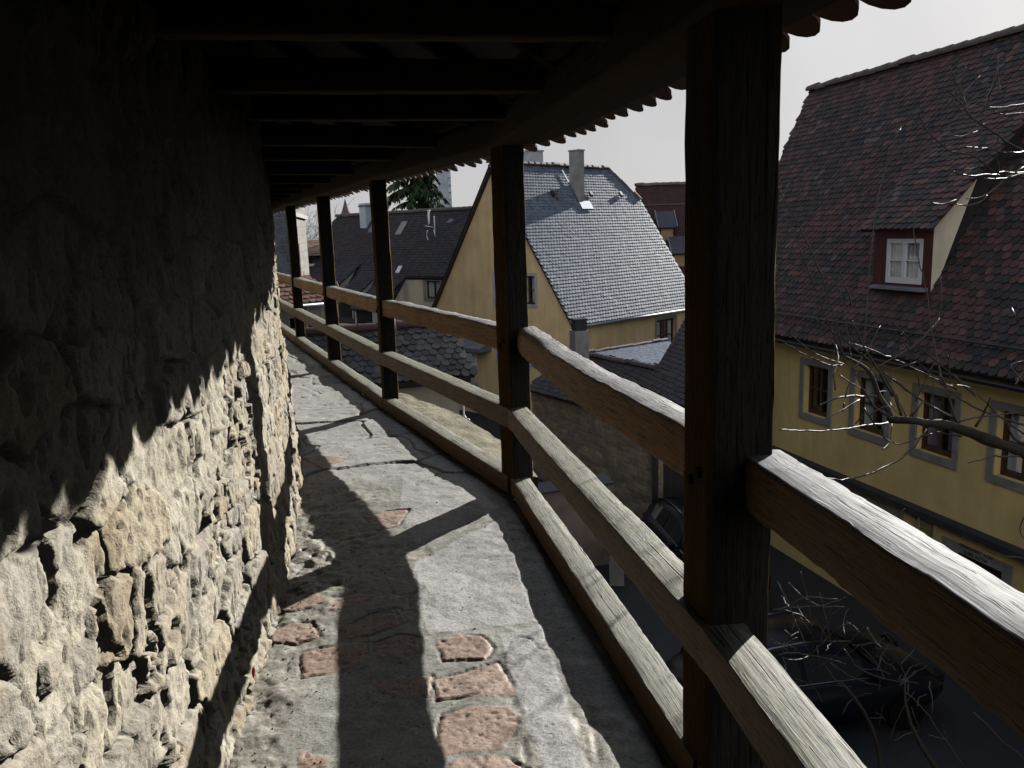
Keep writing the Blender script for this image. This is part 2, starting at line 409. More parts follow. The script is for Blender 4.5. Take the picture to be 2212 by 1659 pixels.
# tile sets
M['t_right'] = m_tiles('old_brown_tiles', [(.027, .023, .024), (.044, .031, .029), (.020, .020, .027), (.062, .040, .036), (.040, .035, .040), (.028, .023, .025), (.036, .029, .031), (.125, .066, .056), (.026, .026, .034), (.056, .037, .035), (.095, .084, .085), (.038, .031, .032)], .5, .72, (.088, .045, .044), .545, .55)
M['t_mid'] = m_tiles('silver_grey_tiles', [(.13, .16, .205), (.158, .186, .232), (.11, .135, .175), (.145, .174, .22), (.18, .205, .25)], .1, .55, (.16, .11, .1), .78, .9, .09)
M['t_mid'].node_tree.nodes['Principled BSDF'].inputs['Specular Tint'].default_value = (.8, .9, 1, 1)
M['t_left'] = m_tiles('black_brown_tiles', [(.034, .032, .040), (.046, .041, .046), (.028, .028, .036), (.058, .046, .047)], .1, .6, (.055, .036, .034), .6, .3)
M['t_shed'] = m_tiles('mossy_dark_tiles', [(.095, .085, .08), (.07, .066, .064), (.12, .108, .10), (.055, .05, .05)], .9, .6)
M['t_red'] = m_tiles('orange_red_tiles', [(.27, .13, .085), (.2, .1, .07), (.3, .17, .12), (.15, .085, .065)], .3, .8)
M['t_church'] = m_tiles('dark_red_tiles', [(.045, .019, .019), (.038, .017, .018), (.054, .022, .02)], 0, .8)
M['t_eave'] = m_tiles('pink_eave_tiles', [(.14, .078, .064), (.10, .06, .052), (.16, .09, .07), (.075, .055, .05)], .3, .75)
M['ridge'] = m_plain('ridge_tile_clay', (.11, .085, .08), .6, .4, 4)
M['ridge_red'] = m_plain('ridge_tile_red', (.11, .058, .05), .7, .4, 4)

# ------------------------------------------------------------------ generic building pieces
def wall_panel(mb, O, d, n, outer, holes, depth=.2, mi=0, mi_rev=0):
    """outer polygon (u, z) with rectangular holes (u0,u1,z0,z1): front face plus reveals going inwards"""
    P = lambda u, z, k=0.0: O + d * u + Z * z - n * k
    polys = [[Vector((u, z, 0)) for u, z in outer]] + [[Vector((a, c, 0)), Vector((b, c, 0)), Vector((b, e, 0)), Vector((a, e, 0))] for a, b, c, e in holes]
    tri = tessellate_polygon(polys)
    flat = [p for q in polys for p in q]
    V = [P(p.x, p.y) for p in flat]
    F = []
    for t in tri:
        a, b, c = [V[i] for i in t]
        F.append(list(t) if np.dot(np.cross(b - a, c - a), n) > 0 else list(t)[::-1])
    mb.add(V, F, mi)
    for a, b, c, e in holes:
        a, b = min(a, b), max(a, b)
        for q in ([(a, c), (b, c)], [(b, c), (b, e)], [(b, e), (a, e)], [(a, e), (a, c)]):
            mb.quad(P(*q[0]), P(*q[1]), P(*q[1], depth), P(*q[0], depth), mi_rev)
def window(root, O, d, n, u0, u1, z0, z1, depth=.14, surround=.14, frame_m='brownwood', bars=(1, 1), curtain=None, sur_m='sandstone', sill=True, fw=.06):
    """stone surround proud of the wall, timber frame and casements, glass, curtain and dark room behind"""
    u0, u1 = min(u0, u1), max(u0, u1)
    P = lambda u, z, k=0.0: O + d * u + Z * z + n * k
    m = MB()
    if surround:
        s = surround
        for a, b, c, e in ((u0 - s, u0, z0 - s, z1 + s), (u1, u1 + s, z0 - s, z1 + s), (u0, u1, z1, z1 + s), (u0, u1, z0 - s, z0)):
            m.box(P(a, c, -.02), d * (b - a), Z * (e - c), n * .045)
        w = m.build('window', M[sur_m], root)
    f = MB(); k = -depth
    for a, b, c, e in ((u0, u0 + fw, z0, z1), (u1 - fw, u1, z0, z1), (u0 + fw, u1 - fw, z1 - fw, z1), (u0 + fw, u1 - fw, z0, z0 + fw * 1.4)):
        f.box(P(a, c, k - .05), d * (b - a), Z * (e - c), n * .06)
    iu0, iu1, iz0, iz1 = u0 + fw, u1 - fw, z0 + fw * 1.4, z1 - fw
    nb, nh = bars
    for i in range(nb):
        uc = iu0 + (iu1 - iu0) * (i + 1) / (nb + 1); f.box(P(uc - fw * .55, iz0, k - .05), d * fw * 1.1, Z * (iz1 - iz0), n * .065)
    for i in range(nh):
        zc = iz0 + (iz1 - iz0) * (i + 1) / (nh + 1)
        for q in range(nb + 1):
            ua = iu0 + (iu1 - iu0) * q / (nb + 1) + fw * .5 * (q > 0); ub = iu0 + (iu1 - iu0) * (q + 1) / (nb + 1) - fw * .5 * (q < nb)
            f.box(P(ua, zc - .014, k - .045), d * (ub - ua), Z * .028, n * .05)
    if surround: fo = f.build('frame', M[frame_m], w)
    else: w = f.build('window', M[frame_m], root)
    g = MB(); g.box(P(iu0 - .004, iz0 - .004, k - .03), d * (iu1 - iu0 + .008), Z * (iz1 - iz0 + .008), n * .006)
    g.build('pane', M['glass'], w)
    if curtain:
        c = MB(); W = iu1 - iu0
        for a, b in ((0, .34), (.62, 1.0)) if curtain != 'full' else ((0, 1),):
            N = 28; us = np.linspace(iu0 + W * a, iu0 + W * b, N); wob = .012 * np.sin(np.arange(N) * 1.9)
            v = [P(us[i], zz, k - .065 + wob[i] * .8) for zz in (iz0, iz1) for i in range(N)]
            c.add(v, [[i, i + 1, N + i + 1, N + i] for i in range(N - 1)])
        c.build('curtain', M['curtain2'] if curtain == 'pink' else M['curtain'], w)
    return w
def in_poly(u, s, poly):
    c = np.zeros(u.shape, bool); n = len(poly)
    for i in range(n):
        (x0, y0), (x1, y1) = poly[i], poly[(i + 1) % n]
        if y0 == y1: continue
        c ^= ((y0 > s) != (y1 > s)) & (u < (x1 - x0) * (s - y0) / (y1 - y0) + x0)
    return c
_arc = np.linspace(0, math.pi, 7)
def tiles(mb, O, U, S, poly, w=.17, e=.15, lift=.03, seed=1, thick=.014, mi=0, jitter=1.0):
    """rows of beaver tail tiles on the plane O + u U + s S, clipped by poly (u, s)"""
    g = np.random.default_rng(seed)
    U, S = unit(U), unit(S); N = np.cross(U, S); N = N if N[2] > 0 else -N
    us, ss = [p[0] for p in poly], [p[1] for p in poly]
    rows = int((max(ss) - min(ss)) / e) + 1; cols = int((max(us) - min(us)) / w) + 2
    ri, ci = np.meshgrid(np.arange(rows), np.arange(cols), indexing='ij')
    u = min(us) + (ci + .5 * (ri % 2)) * w; s = min(ss) + ri * e
    u, s = u.ravel(), s.ravel()
    k = in_poly(u, s + e * .35, poly); u, s = u[k], s[k]
    n = len(u)
    if n == 0: return
    u = u + g.normal(0, .0035 * jitter, n); s = s + g.normal(0, .007 * jitter, n)
    hw = w * .475; L = e * 1.75
    pu = np.concatenate([hw * np.cos(_arc[::-1]), [hw, -hw]]); ps = np.concatenate([.42 * w * (1 - np.sin(_arc)), [L, L]])
    rot = g.normal(0, .02 * jitter, n)
    cu = u[:, None] + pu[None] - rot[:, None] * ps[None]; cs = s[:, None] + ps[None] + rot[:, None] * pu[None]
    lf = lift + g.normal(0, .004 * jitter, n)
    ht = lf[:, None] * (1 - ps[None] / L) + .003 + g.normal(0, .05 * jitter, n)[:, None] * pu[None] * .5
    top = O + cu[..., None] * U + cs[..., None] * S + ht[..., None] * N
    bot = top - thick * N
    V = np.concatenate([top, bot], 1).reshape(-1, 3); m = 9; B = np.arange(n)[:, None] * (2 * m)
    flip = np.dot(np.cross(U, S), N) < 0
    f_top = B + np.arange(m)[None]; mb.add(V, f_top if not flip else f_top[:, ::-1], mi)
    off = mb.n - len(V)
    side = []
    for i in list(range(6)) + [6, 8]:
        j = (i + 1) % m
        q = np.concatenate([B + i, B + m + i, B + m + j, B + j], 1); side.append(q if not flip else q[:, ::-1])
    side = np.concatenate(side) + off
    mb.f.append(side); mb.mi.extend([mi] * len(side)); mb.smooth.extend([False] * len(side))
def roof_plane(mb, O, U, S, poly, thick=.1, mi=0):
    N = unit(np.cross(unit(U), unit(S))); N = N if N[2] > 0 else -N
    mb.prism([O + u * unit(U) + s * unit(S) for u, s in poly], -N * thick, mi)
def ridge_caps(mb, a, b, r=.11, step=.36, mi=0, seed=3):
    """overlapping half-round ridge tiles"""
    g = np.random.default_rng(seed); a, b = np.asarray(a, float), np.asarray(b, float); L = np.linalg.norm(b - a); d = (b - a) / L
    x = unit(np.cross(d, Z)); y = np.cross(x, d); n = max(1, int(L / step)); ang = np.linspace(-.2, math.pi + .2, 9)
    for i in range(n):
        p = a + d * (L * i / n); q = a + d * (L * (i + 1) / n + .05); j = g.normal(0, .008)
        ring = lambda c, rr: [c + x * rr * math.cos(t) + y * (rr * math.sin(t) + j) for t in ang]
        V = ring(p, r * .92) + ring(q, r * 1.1); k = len(ang)
        mb.add(V, [[m, m + 1, k + m + 1, k + m] for m in range(k - 1)] + [list(range(k, 2 * k))[::-1], list(range(k))], mi, False)
def timber(mb, P, w, h, seed=0, wany=.006, seg=.05, n_side=5, tdir=None, round_=.12, mi=0, taper=None):
    """a hewn beam along the polyline P (centre line), w across and h high, with worn edges"""
    P = np.asarray(P, float)
    cum = np.concatenate([[0], np.cumsum(np.linalg.norm(np.diff(P, axis=0), axis=1))]); Ltot = cum[-1]
    m = max(3, int(Ltot / seg) + 1); t = np.linspace(0, Ltot, m)
    C = np.stack([np.interp(t, cum, P[:, i]) for i in range(3)], 1)
    T = np.gradient(C, axis=0); T /= np.linalg.norm(T, axis=1)[:, None]
    if abs(T[0][2]) > .8: ref = np.tile(np.asarray(tdir if tdir is not None else A(0, 1, 0), float), (m, 1)); X = ref - T * np.sum(ref * T, 1)[:, None]
    else: X = np.cross(T, Z)
    X /= np.linalg.norm(X, axis=1)[:, None]; Y = np.cross(X, T)
    # rounded rectangle ring
    pts = []
    rr = round_ * min(w, h)
    for cx, cy, a0 in ((1, 1, 0), (-1, 1, 90), (-1, -1, 180), (1, -1, 270)):
        for k in range(3):
            a = R(a0 + 45 * k); pts.append((cx * (w / 2 - rr) + rr * math.cos(a), cy * (h / 2 - rr) + rr * math.sin(a)))
    # extra points along the sides
    ring = []
    for i in range(len(pts)):
        ring.append(pts[i]); a, b = np.array(pts[i]), np.array(pts[(i + 1) % len(pts)])
        Ld = np.linalg.norm(b - a); k = int(Ld / .035)
        for q in range(1, k): ring.append(tuple(a + (b - a) * q / k))
    ring = np.array(ring); k = len(ring)
    tt = np.repeat(t[:, None], k, 1); xx = np.repeat(ring[None, :, 0], m, 0); yy = np.repeat(ring[None, :, 1], m, 0)
    dx = wany * (.55 * vnoise(tt * 1.3 + seed * 9.1, yy * 5 + 3, seed) + vnoise(tt * 9 + seed, yy * 26, seed + 5) * .45 + vnoise(tt * 26 + seed, yy * 60, seed + 6) * .2)
    dy = wany * (.55 * vnoise(tt * 1.2 + seed * 4.7, xx * 5 + 9, seed + 9) + vnoise(tt * 7 + seed, xx * 40, seed + 15) * .3 + vnoise(tt * 26 + seed, xx * 60, seed + 16) * .2)
    # chipped, splintered arrises
    corner = (np.abs(xx) / (w / 2)) * (np.abs(yy) / (h / 2)); cs_ = np.sign(xx) * 7 + np.sign(yy) * 3
    chip = wany * sstep(.8, 1, corner) * (1.5 * np.clip(vnoise(tt * 4 + seed * 3.3, cs_, seed + 21) - .1, 0, 1) + .7 * np.clip(vnoise(tt * 30 + seed * 3.3, cs_, seed + 22) - .2, 0, 1))
    xx2 = xx * (1 - chip / (w / 2)) + dx; yy2 = yy * (1 - chip / (h / 2)) + dy
    if taper is not None: xx2 = xx2 * taper(t / Ltot)[:, None]; yy2 = yy2 * taper(t / Ltot)[:, None]
    V = C[:, None, :] + xx2[..., None] * X[:, None, :] + yy2[..., None] * Y[:, None, :]
    G = np.stack([tt + seed * 3.17, xx + seed * 1.3, yy + seed * .71], -1)
    i, j = np.meshgrid(np.arange(m - 1), np.arange(k), indexing='ij'); i, j = i.ravel(), j.ravel(); j2 = (j + 1) % k
    F = np.stack([i * k + j, i * k + j2, (i + 1) * k + j2, (i + 1) * k + j], 1)
    b = mb.add(V.reshape(-1, 3), F, mi, True, grain=G.reshape(-1, 3))
    for e, s_ in ((0, 1), (m - 1, -1)):
        Ve = V[e]; Ge = np.stack([ring[:, 0] * 3, ring[:, 1] * 3, np.full(k, seed * 1.0)], -1)
        mb.add(Ve, [list(range(k))[::s_ * -1]], mi, False, grain=Ge)
def grain_box(mb, o, ex, ey, ez, seed=0, mi=0):
    """box with grain along its longest edge"""
    E_ = [np.asarray(q, float) for q in (ex, ey, ez)]; Ls = [np.linalg.norm(q) for q in E_]; k = int(np.argmax(Ls)); rest = [q for q in range(3) if q != k]
    b0 = mb.n; mb.box(o, *E_, mi)
    V = mb.v[-1] - np.asarray(o)
    G = np.stack([V @ E_[k] / Ls[k] + seed * 3.1, V @ E_[rest[0]] / Ls[rest[0]] + seed * 1.7, V @ E_[rest[1]] / Ls[rest[1]] + seed], 1)
    mb.at.setdefault('grain', []).append((b0, G))

# ================================================================== THE WALL WALK
# railing line (inner face of the posts at their near corner) and its parallel curves
RAIL = A((.98, -3.6), (.83, -.75), (.519, 2.10), (-.008, 5.024), (-1.219, 7.785), (-2.318, 10.472), (-3.402, 13.131), (-4.50, 15.80), (-5.6, 18.5), (-6.6, 21.0))
_seg = np.linalg.norm(np.diff(RAIL, axis=0), axis=1); _cum = np.concatenate([[0], np.cumsum(_seg)])
POST_S = _cum.copy()
_tt = np.linspace(0, _cum[-1], 400)
_dense = np.stack([np.interp(_tt, _cum, RAIL[:, i]) for i in (0, 1)], 1)
_tan = np.gradient(_dense, axis=0)
for _ in range(3):   # smooth tangents over about a metre
    _p = np.pad(_tan, ((9, 9), (0, 0)), 'edge'); _tan = np.stack([np.convolve(_p[:, i], np.ones(19) / 19, 'valid') for i in (0, 1)], 1)
_tan /= np.linalg.norm(_tan, axis=1)[:, None]
def curve(s, n=0.0, z=0.0):
    s = np.asarray(s, float); n = np.broadcast_to(np.asarray(n, float), s.shape); z = np.broadcast_to(np.asarray(z, float), s.shape)
    x, y = np.interp(s, _tt, _dense[:, 0]), np.interp(s, _tt, _dense[:, 1])
    tx, ty = np.interp(s, _tt, _tan[:, 0]), np.interp(s, _tt, _tan[:, 1])
    return np.stack([x + ty * n, y - tx * n, z], -1)

# ---- floor -------------------------------------------------------
def sd_poly(px, py, poly, rad=.05):
    d = np.full(px.shape, 9.0); ins = in_poly(px, py, poly)
    for i in range(len(poly)):
        a, b = np.array(poly[i]), np.array(poly[(i + 1) % len(poly)]); e = b - a; L2 = e @ e
        t = np.clip(((px - a[0]) * e[0] + (py - a[1]) * e[1]) / L2, 0, 1)
        d = np.minimum(d, np.hypot(px - a[0] - t * e[0], py - a[1] - t * e[1]))
    return np.where(ins, -d, d) - rad
sg = np.concatenate([np.arange(0.0, 4.4, .05), np.arange(4.4, 8.8, .0075), np.arange(8.8, 12.5, .016), np.arange(12.5, 26, .06)])
ng = np.concatenate([np.arange(-1.78, -.0, .008), [0.0, .10]])
SG, NG = np.meshgrid(sg, ng, indexing='ij')
FP = curve(SG, NG)
fx, fy = FP[..., 0], FP[..., 1]
brick_px = [ # red bricks and stones as outlines on the floor (image of 2212 wide)
    [(652, 1405), (700, 1395), (790, 1390), (785, 1425), (740, 1450), (655, 1462), (650, 1430)],
    [(735, 1355), (800, 1330), (850, 1320), (866, 1350), (800, 1372), (738, 1380)],
    [(720, 1300), (770, 1286), (810, 1290), (760, 1310), (715, 1316)],
    [(608, 1300), (650, 1285), (700, 1290), (690, 1305), (640, 1317), (605, 1318)],
    [(585, 1362), (630, 1345), (672, 1342), (690, 1372), (640, 1385), (585, 1384)],
    [(812, 1392), (860, 1374), (905, 1380), (905, 1408), (860, 1422), (815, 1420)],
    [(945, 1388), (990, 1372), (1040, 1376), (1062, 1398), (1050, 1420), (960, 1424)],
    [(808, 1472), (870, 1462), (932, 1456), (925, 1500), (870, 1502), (830, 1490)],
    [(938, 1465), (1000, 1450), (1075, 1428), (1100, 1470), (1110, 1500), (1010, 1500), (945, 1508)],
    [(955, 1540), (1010, 1525), (1100, 1528), (1118, 1570), (1080, 1620), (960, 1632), (945, 1590)],
    [(930, 1690), (990, 1645), (1090, 1640), (1150, 1680), (1140, 1720), (940, 1730)],
    [(650, 1625), (700, 1640), (715, 1700), (660, 1720)],
    [(785, 1115), (840, 1103), (882, 1100), (860, 1135), (815, 1145), (800, 1128)],
    [(628, 998), (690, 985), (755, 990), (690, 1010), (630, 1012)],
]
d_brick = np.full(fx.shape, 9.0); b_id = np.zeros(fx.shape)
near = (fy > 2.0) & (fy < 6.6)
for k, pp in enumerate(brick_px):
    poly = [tuple(on_z(x, y, 0)[:2]) for x, y in pp]
    q = np.full(fx.shape, 9.0); q[near] = sd_poly(fx[near], fy[near], poly, .006)
    b_id = np.where(q < d_brick, (k * .37) % 1, b_id); d_brick = np.minimum(d_brick, q)
slab_px = [[(893, 1215), (1085, 1120), (1135, 1290), (1160, 1340), (925, 1372), (905, 1290)],
           [(870, 1030), (960, 985), (1030, 1060), (1080, 1100), (900, 1175), (862, 1110)],
           [(1080, 1372), (1165, 1350), (1215, 1500), (1270, 1680), (1190, 1700), (1110, 1480)]]
d_slab = np.full(fx.shape, 9.0)
for pp in slab_px:
    poly = [tuple(on_z(x, y, 0)[:2]) for x, y in pp]
    q = np.full(fx.shape, 9.0); q[near] = sd_poly(fx[near], fy[near], poly, .004); d_slab = np.minimum(d_slab, q)
# flagstones further on
wx, wy = SG + .08 * vnoise(SG * 2, NG * 2, 60), NG + .07 * vnoise(SG * 2 + 9, NG * 2, 61)
vf1, vf2, vid, vdx, vdy = voronoi(wx / .62, wy / .80 + .37, 31, .8)
joint_f = 1 - sstep(.006, .035, vf2)
bw = fbm(fx * 30, fy * 30, 3, 3) * .004
brick = sstep(.006, -.004, d_brick + bw); slab = sstep(.01, -.006, d_slab + bw) * (1 - brick)
far = sstep(5.0, 5.9, fy + .2 * vnoise(fx * 3, fy * 3, 8))
mortar_zone = (1 - far) * (1 - brick) * (1 - slab)
rough_l = (1 - far) * sstep(-.62, -.95, fx + .08 * (fy - 3) + .12 * vnoise(fx * 4, fy * 4, 12)) * (1 - brick)
rough_c = (1 - far) * sstep(.25, .6, vnoise(fx * 2.2 + 4, fy * 1.6, 14)) * (1 - brick) * (1 - slab)
H = .010 * fbm(fx * 2.2, fy * 2.2, 1, 3) + .0022 * fbm(fx * 14, fy * 14, 2, 4)
H += far * ((vid - .5) * .016 + vdx * (vid - .5) * .03 - joint_f * .010)
H += brick * (.002 + .0011 * fbm(fx * 40, fy * 40, 21, 2)) + slab * .003
pits = np.clip(vnoise(fx * 55, fy * 55, 22) - .45, 0, 1) * .012
H -= pits * (brick + .5 * rough_c + .25 * far)
H += (.8 * rough_l + .4 * rough_c) * (.012 * fbm(fx * 9, fy * 9, 23, 4) - .035 * np.clip(vnoise(fx * 26, fy * 14, 24) - .45, 0, 1))
edge_c = (1 - sstep(.0, .012, np.abs(d_brick + bw))) * sstep(-.3, .3, vnoise(fx * 7, fy * 7, 29)); H -= edge_c * .008 * (1 - far)
# worn chisel ripples near the railing and along the flags
rip = np.sin((fy * 38 + 5 * vnoise(fx * 3, fy * 3, 27) + fx * 9)) ; H += .0022 * rip * sstep(-.42, -.06, NG) * (1 - brick) * sstep(-.3, .4, vnoise(fx * 2.1, fy * 2.1, 28))
H -= .010 * np.clip(vnoise(fx * 5 + 3 * fy, fy * 30, 33) - .5, 0, 1) * far
H -= .02 * sstep(-.06, 0, NG)
cr_line = np.abs(vnoise(fx * 1.7 + 2, fy * 2.3, 41) + .25 * vnoise(fx * 9, fy * 9, 42)); crack = .55 * (1 - sstep(.0, .012, cr_line)) * sstep(.1, .4, vnoise(fx * 1.1, fy * 1.1, 43)); H -= crack * .010
fb = MB()
nS, nN = SG.shape
I, J = np.meshgrid(np.arange(nS - 1), np.arange(nN - 1), indexing='ij'); I, J = I.ravel(), J.ravel()
F = np.stack([I * nN + J, (I + 1) * nN + J, (I + 1) * nN + J + 1, I * nN + J + 1], 1)[:, ::-1]
FP[..., 2] = H
kind_f = far * .5 + slab * (.62 - .5 * far * 0)
fb.add(FP.reshape(-1, 3), F, 0, True, brick=brick.ravel(), slab=np.clip(slab + far * (1 - joint_f), 0, 1).ravel(), tone=np.where(brick > .3, b_id, vid).ravel(), rough=np.clip(rough_l + rough_c, 0, 1).ravel(), crack=np.clip(crack + joint_f * far + edge_c * .7, 0, 1).ravel())
t = NT('walk_paving'); o = t.coord()
n1, n2, n3 = t.noise(o, 4, 5, .6), t.noise(o, 70, 4, .7), t.noise(o, 16, 5, .65)
mort = t.mix(t.ramp(n1, [(.3, 0.0), (.7, 1.0)]), (.37, .365, .315), (.52, .515, .465))
slabc = t.mix(t.attr('tone'), (.54, .535, .52), (.63, .62, .60))
rgh = t.mix(t.ramp(n3, [(.35, 0.0), (.65, 1.0)]), (.34, .32, .265), (.57, .54, .47))
br = t.mix(t.attr('tone'), (.50, .365, .29), (.58, .44, .36))
bf = t.ramp(t.math('ADD', t.attr('brick'), t.math('MULTIPLY', t.math('SUBTRACT', n2, .5), .5)), [(.42, 0.0), (.58, 1.0)])
c = t.mix(t.attr('slab'), mort, slabc); c = t.mix(t.attr('rough'), c, rgh); c = t.mix(bf, c, br)
c = t.mix(.75, c, t.ramp(n3, [(.3, .72), (.7, 1.15)]), 'MULTIPLY'); c = t.mix(.8, c, t.ramp(n2, [(.3, .5), (.55, 1.08)]), 'MULTIPLY')
pk = t.ramp(t.noise(t.map(o, (60, 95, 60)), 1, 2, .5), [(.30, 1.0), (.37, 0.0)])
c = t.mix(t.math('MULTIPLY', pk, .75), c, (.06, .055, .048))
c = t.mix(t.math('MULTIPLY', t.attr('crack'), .6), c, (.07, .063, .055))
h_ = t.math('ADD', t.math('MULTIPLY', n2, .6), t.math('MULTIPLY', n3, .5))
M['paving'] = t.fin(c, .5, t.bump(h_, .6, .008), .45)
floor = fb.build('path', M['paving']); tag(floor, 'worn stone paving of the covered wall walk with red bricks set in mortar', 'path', kind='structure')
# slab body carrying the walk
sb_ = MB(); ss = np.linspace(0, 25.5, 60)
a_, b_ = curve(ss, -1.75, -.06), curve(ss, .06, -.06)
for i in range(59):
    sb_.prism([a_[i], b_[i], b_[i + 1], a_[i + 1]], A(0, 0, -.22), cap=True)
tag(sb_.build('walk_slab', M['sandstone']), kind='structure')

# ---- town wall -----------------------------------------------------
WB = A((-.80, -3.0), (-.82, .0), (-.90, 1.4), (-.96, 2.38), (-1.08, 3.16), (-1.32, 4.67), (-2.14, 7.66), (-3.37, 12.1), (-4.6, 15.6), (-6.4, 20.5))
_wc = np.concatenate([[0], np.cumsum(np.linalg.norm(np.diff(WB, axis=0), axis=1))])
yw = np.concatenate([np.arange(0, 3.3, .06), np.arange(3.3, 9.2, .0075), np.arange(9.2, 13, .022), np.arange(13, _wc[-1], .09)])
zw = np.concatenate([np.arange(-.12, 1.75, .0092), np.arange(1.75, 3.9, .035)])
_wt = np.linspace(0, _wc[-1], 300); _wd = np.stack([np.interp(_wt, _wc, WB[:, i]) for i in (0, 1)], 1)
_p = np.pad(_wd, ((8, 8), (0, 0)), 'reflect', reflect_type='odd'); _wd = np.stack([np.convolve(_p[:, i], np.ones(17) / 17, 'valid') for i in (0, 1)], 1)
_wtan = np.gradient(_wd, axis=0); _wtan /= np.linalg.norm(_wtan, axis=1)[:, None]
YW, ZW = np.meshgrid(yw, zw, indexing='ij')
bx, by = np.interp(YW, _wt, _wd[:, 0]), np.interp(YW, _wt, _wd[:, 1])
nx, ny = np.interp(YW, _wt, _wtan[:, 1]), -np.interp(YW, _wt, _wtan[:, 0])
# irregular courses: warp then two sizes of stones
wy_, wz_ = YW + .07 * fbm(YW * 2.1, ZW * 2.1, 70, 3), ZW + .045 * fbm(YW * 1.6, ZW * 1.6, 71, 3)
a1, a2, aid, adx, ady = voronoi(wy_ / .40, wz_ / .185, 80, .8)
b1, b2, bid, bdx, bdy = voronoi(wy_ / .125, wz_ / .070 + .3, 90, .95)
use_small = .75 * sstep(.72, .76, vnoise(np.floor(wy_ / .55) * 1.7, np.floor(wz_ / .3) * 2.3, 95) * .5 + .5 + .12 * vnoise(wy_ * 5, wz_ * 5, 96))
gap = np.where(use_small > .5, b2 * .60, a2); sid = np.where(use_small > .5, bid, aid); tdx = np.where(use_small > .5, bdx * .4, adx); tdy = np.where(use_small > .5, bdy * .4, ady)
r2 = (sid * 7.13) % 1; r3 = (sid * 13.7) % 1
gap = gap + .018 * fbm(YW * 30, ZW * 30, 97, 3)
face = sstep(.035, .075, gap)
D = face * (.008 + .024 * (sid - .40)) + face * (tdx * (r2 - .5) * .06 + tdy * (r3 - .5) * .025)
deep = np.where(r3 < .02, -.035, 0) * face       # stones fallen out: pockets
D += deep
D -= .038 * (1 - sstep(.012, .040, gap)) * sstep(-.05, .2, vnoise(YW * 3.3, ZW * 4.1, 115))   # open joints
# split faces: small planar facets, each with its own tilt
q1, q2, qid, qdx, qdy = voronoi((YW + .02 * vnoise(YW * 9, ZW * 9, 98)) / .085, (ZW + .02 * vnoise(YW * 9, ZW * 9, 99)) / .10, 120, .95)
D += face * (.007 * (qid - .5) + .007 * (((qid * 5.3) % 1) - .5) * qdx + .007 * (((qid * 9.1) % 1) - .5) * qdy)
q1, q2, qid, qdx, qdy = voronoi(YW / .032, ZW / .040, 130, .95)
D += .0022 * (qid - .5) + .005 * (((qid * 5.3) % 1) - .5) * qdx + .005 * (((qid * 9.1) % 1) - .5) * qdy
D += .0035 * fbm(YW * 26, ZW * 26, 104, 3, .6)
D -= .018 * sstep(.66, .72, vnoise(YW * 19, ZW * 8, 108)) + .012 * sstep(.56, .64, vnoise(YW * 46, ZW * 22, 109))
D += .03 * vnoise(YW * .9, ZW * 1.1, 110) - .03 * (ZW - .6) * .5
D = D + .04 * sstep(.5, -.05, ZW)               # spreading foot
joint = (1 - sstep(.02, .10, gap)) * .85
tone = np.clip(sid * .8 + .2 * r2, 0, 1)
VW = np.stack([bx + nx * D, by + ny * D, ZW + .012 * vnoise(YW * 20, ZW * 20, 112)], -1)
nY, nZ = YW.shape
I, J = np.meshgrid(np.arange(nY - 1), np.arange(nZ - 1), indexing='ij'); I, J = I.ravel(), J.ravel()
F = np.stack([I * nZ + J, (I + 1) * nZ + J, (I + 1) * nZ + J + 1, I * nZ + J + 1], 1)
wb = MB(); wb.add(VW.reshape(-1, 3), F, 0, True, tone=tone.ravel(), joint=joint.ravel())
# the wall's body: thickness, top and the deep foot down to the street
ws = np.linspace(0, _wc[-1], 50); px_, py_ = np.interp(ws, _wt, _wd[:, 0]), np.interp(ws, _wt, _wd[:, 1]); qx, qy = np.interp(ws, _wt, _wtan[:, 1]), -np.interp(ws, _wt, _wtan[:, 0])
for i in range(49):
    f = lambda k, n, z: A(px_[k] + qx[k] * n, py_[k] + qy[k] * n, z)
    wb.prism([f(i, -.12, -.1), f(i + 1, -.12, -.1), f(i + 1, -.9, -.1), f(i, -.9, -.1)], A(0, 0, 4.0))
    wb.prism([f(i, .45, -6.4), f(i + 1, .45, -6.4), f(i + 1, -.9, -6.4), f(i, -.9, -6.4)], A(0, 0, 6.1))
tw = wb.build('town_wall', M['town_wall'])
tag(tw, 'thick rubble limestone town wall along the left of the covered walk, its foot in sunlight', 'wall')

# unseen wall added behind the viewer to keep sky light out
gh = MB(); gh.box(A(-3.2, -4.6, ZS0), A(6.0, 0, 0), A(0, .6, 0), Z * 12.0)
tag(gh.build('light_block_wall', m_plain('light_block_stone', (.34, .31, .26), .9, .3, 3)), 'added stone wall behind the viewer, blocking light at the open end of the walk', 'wall')
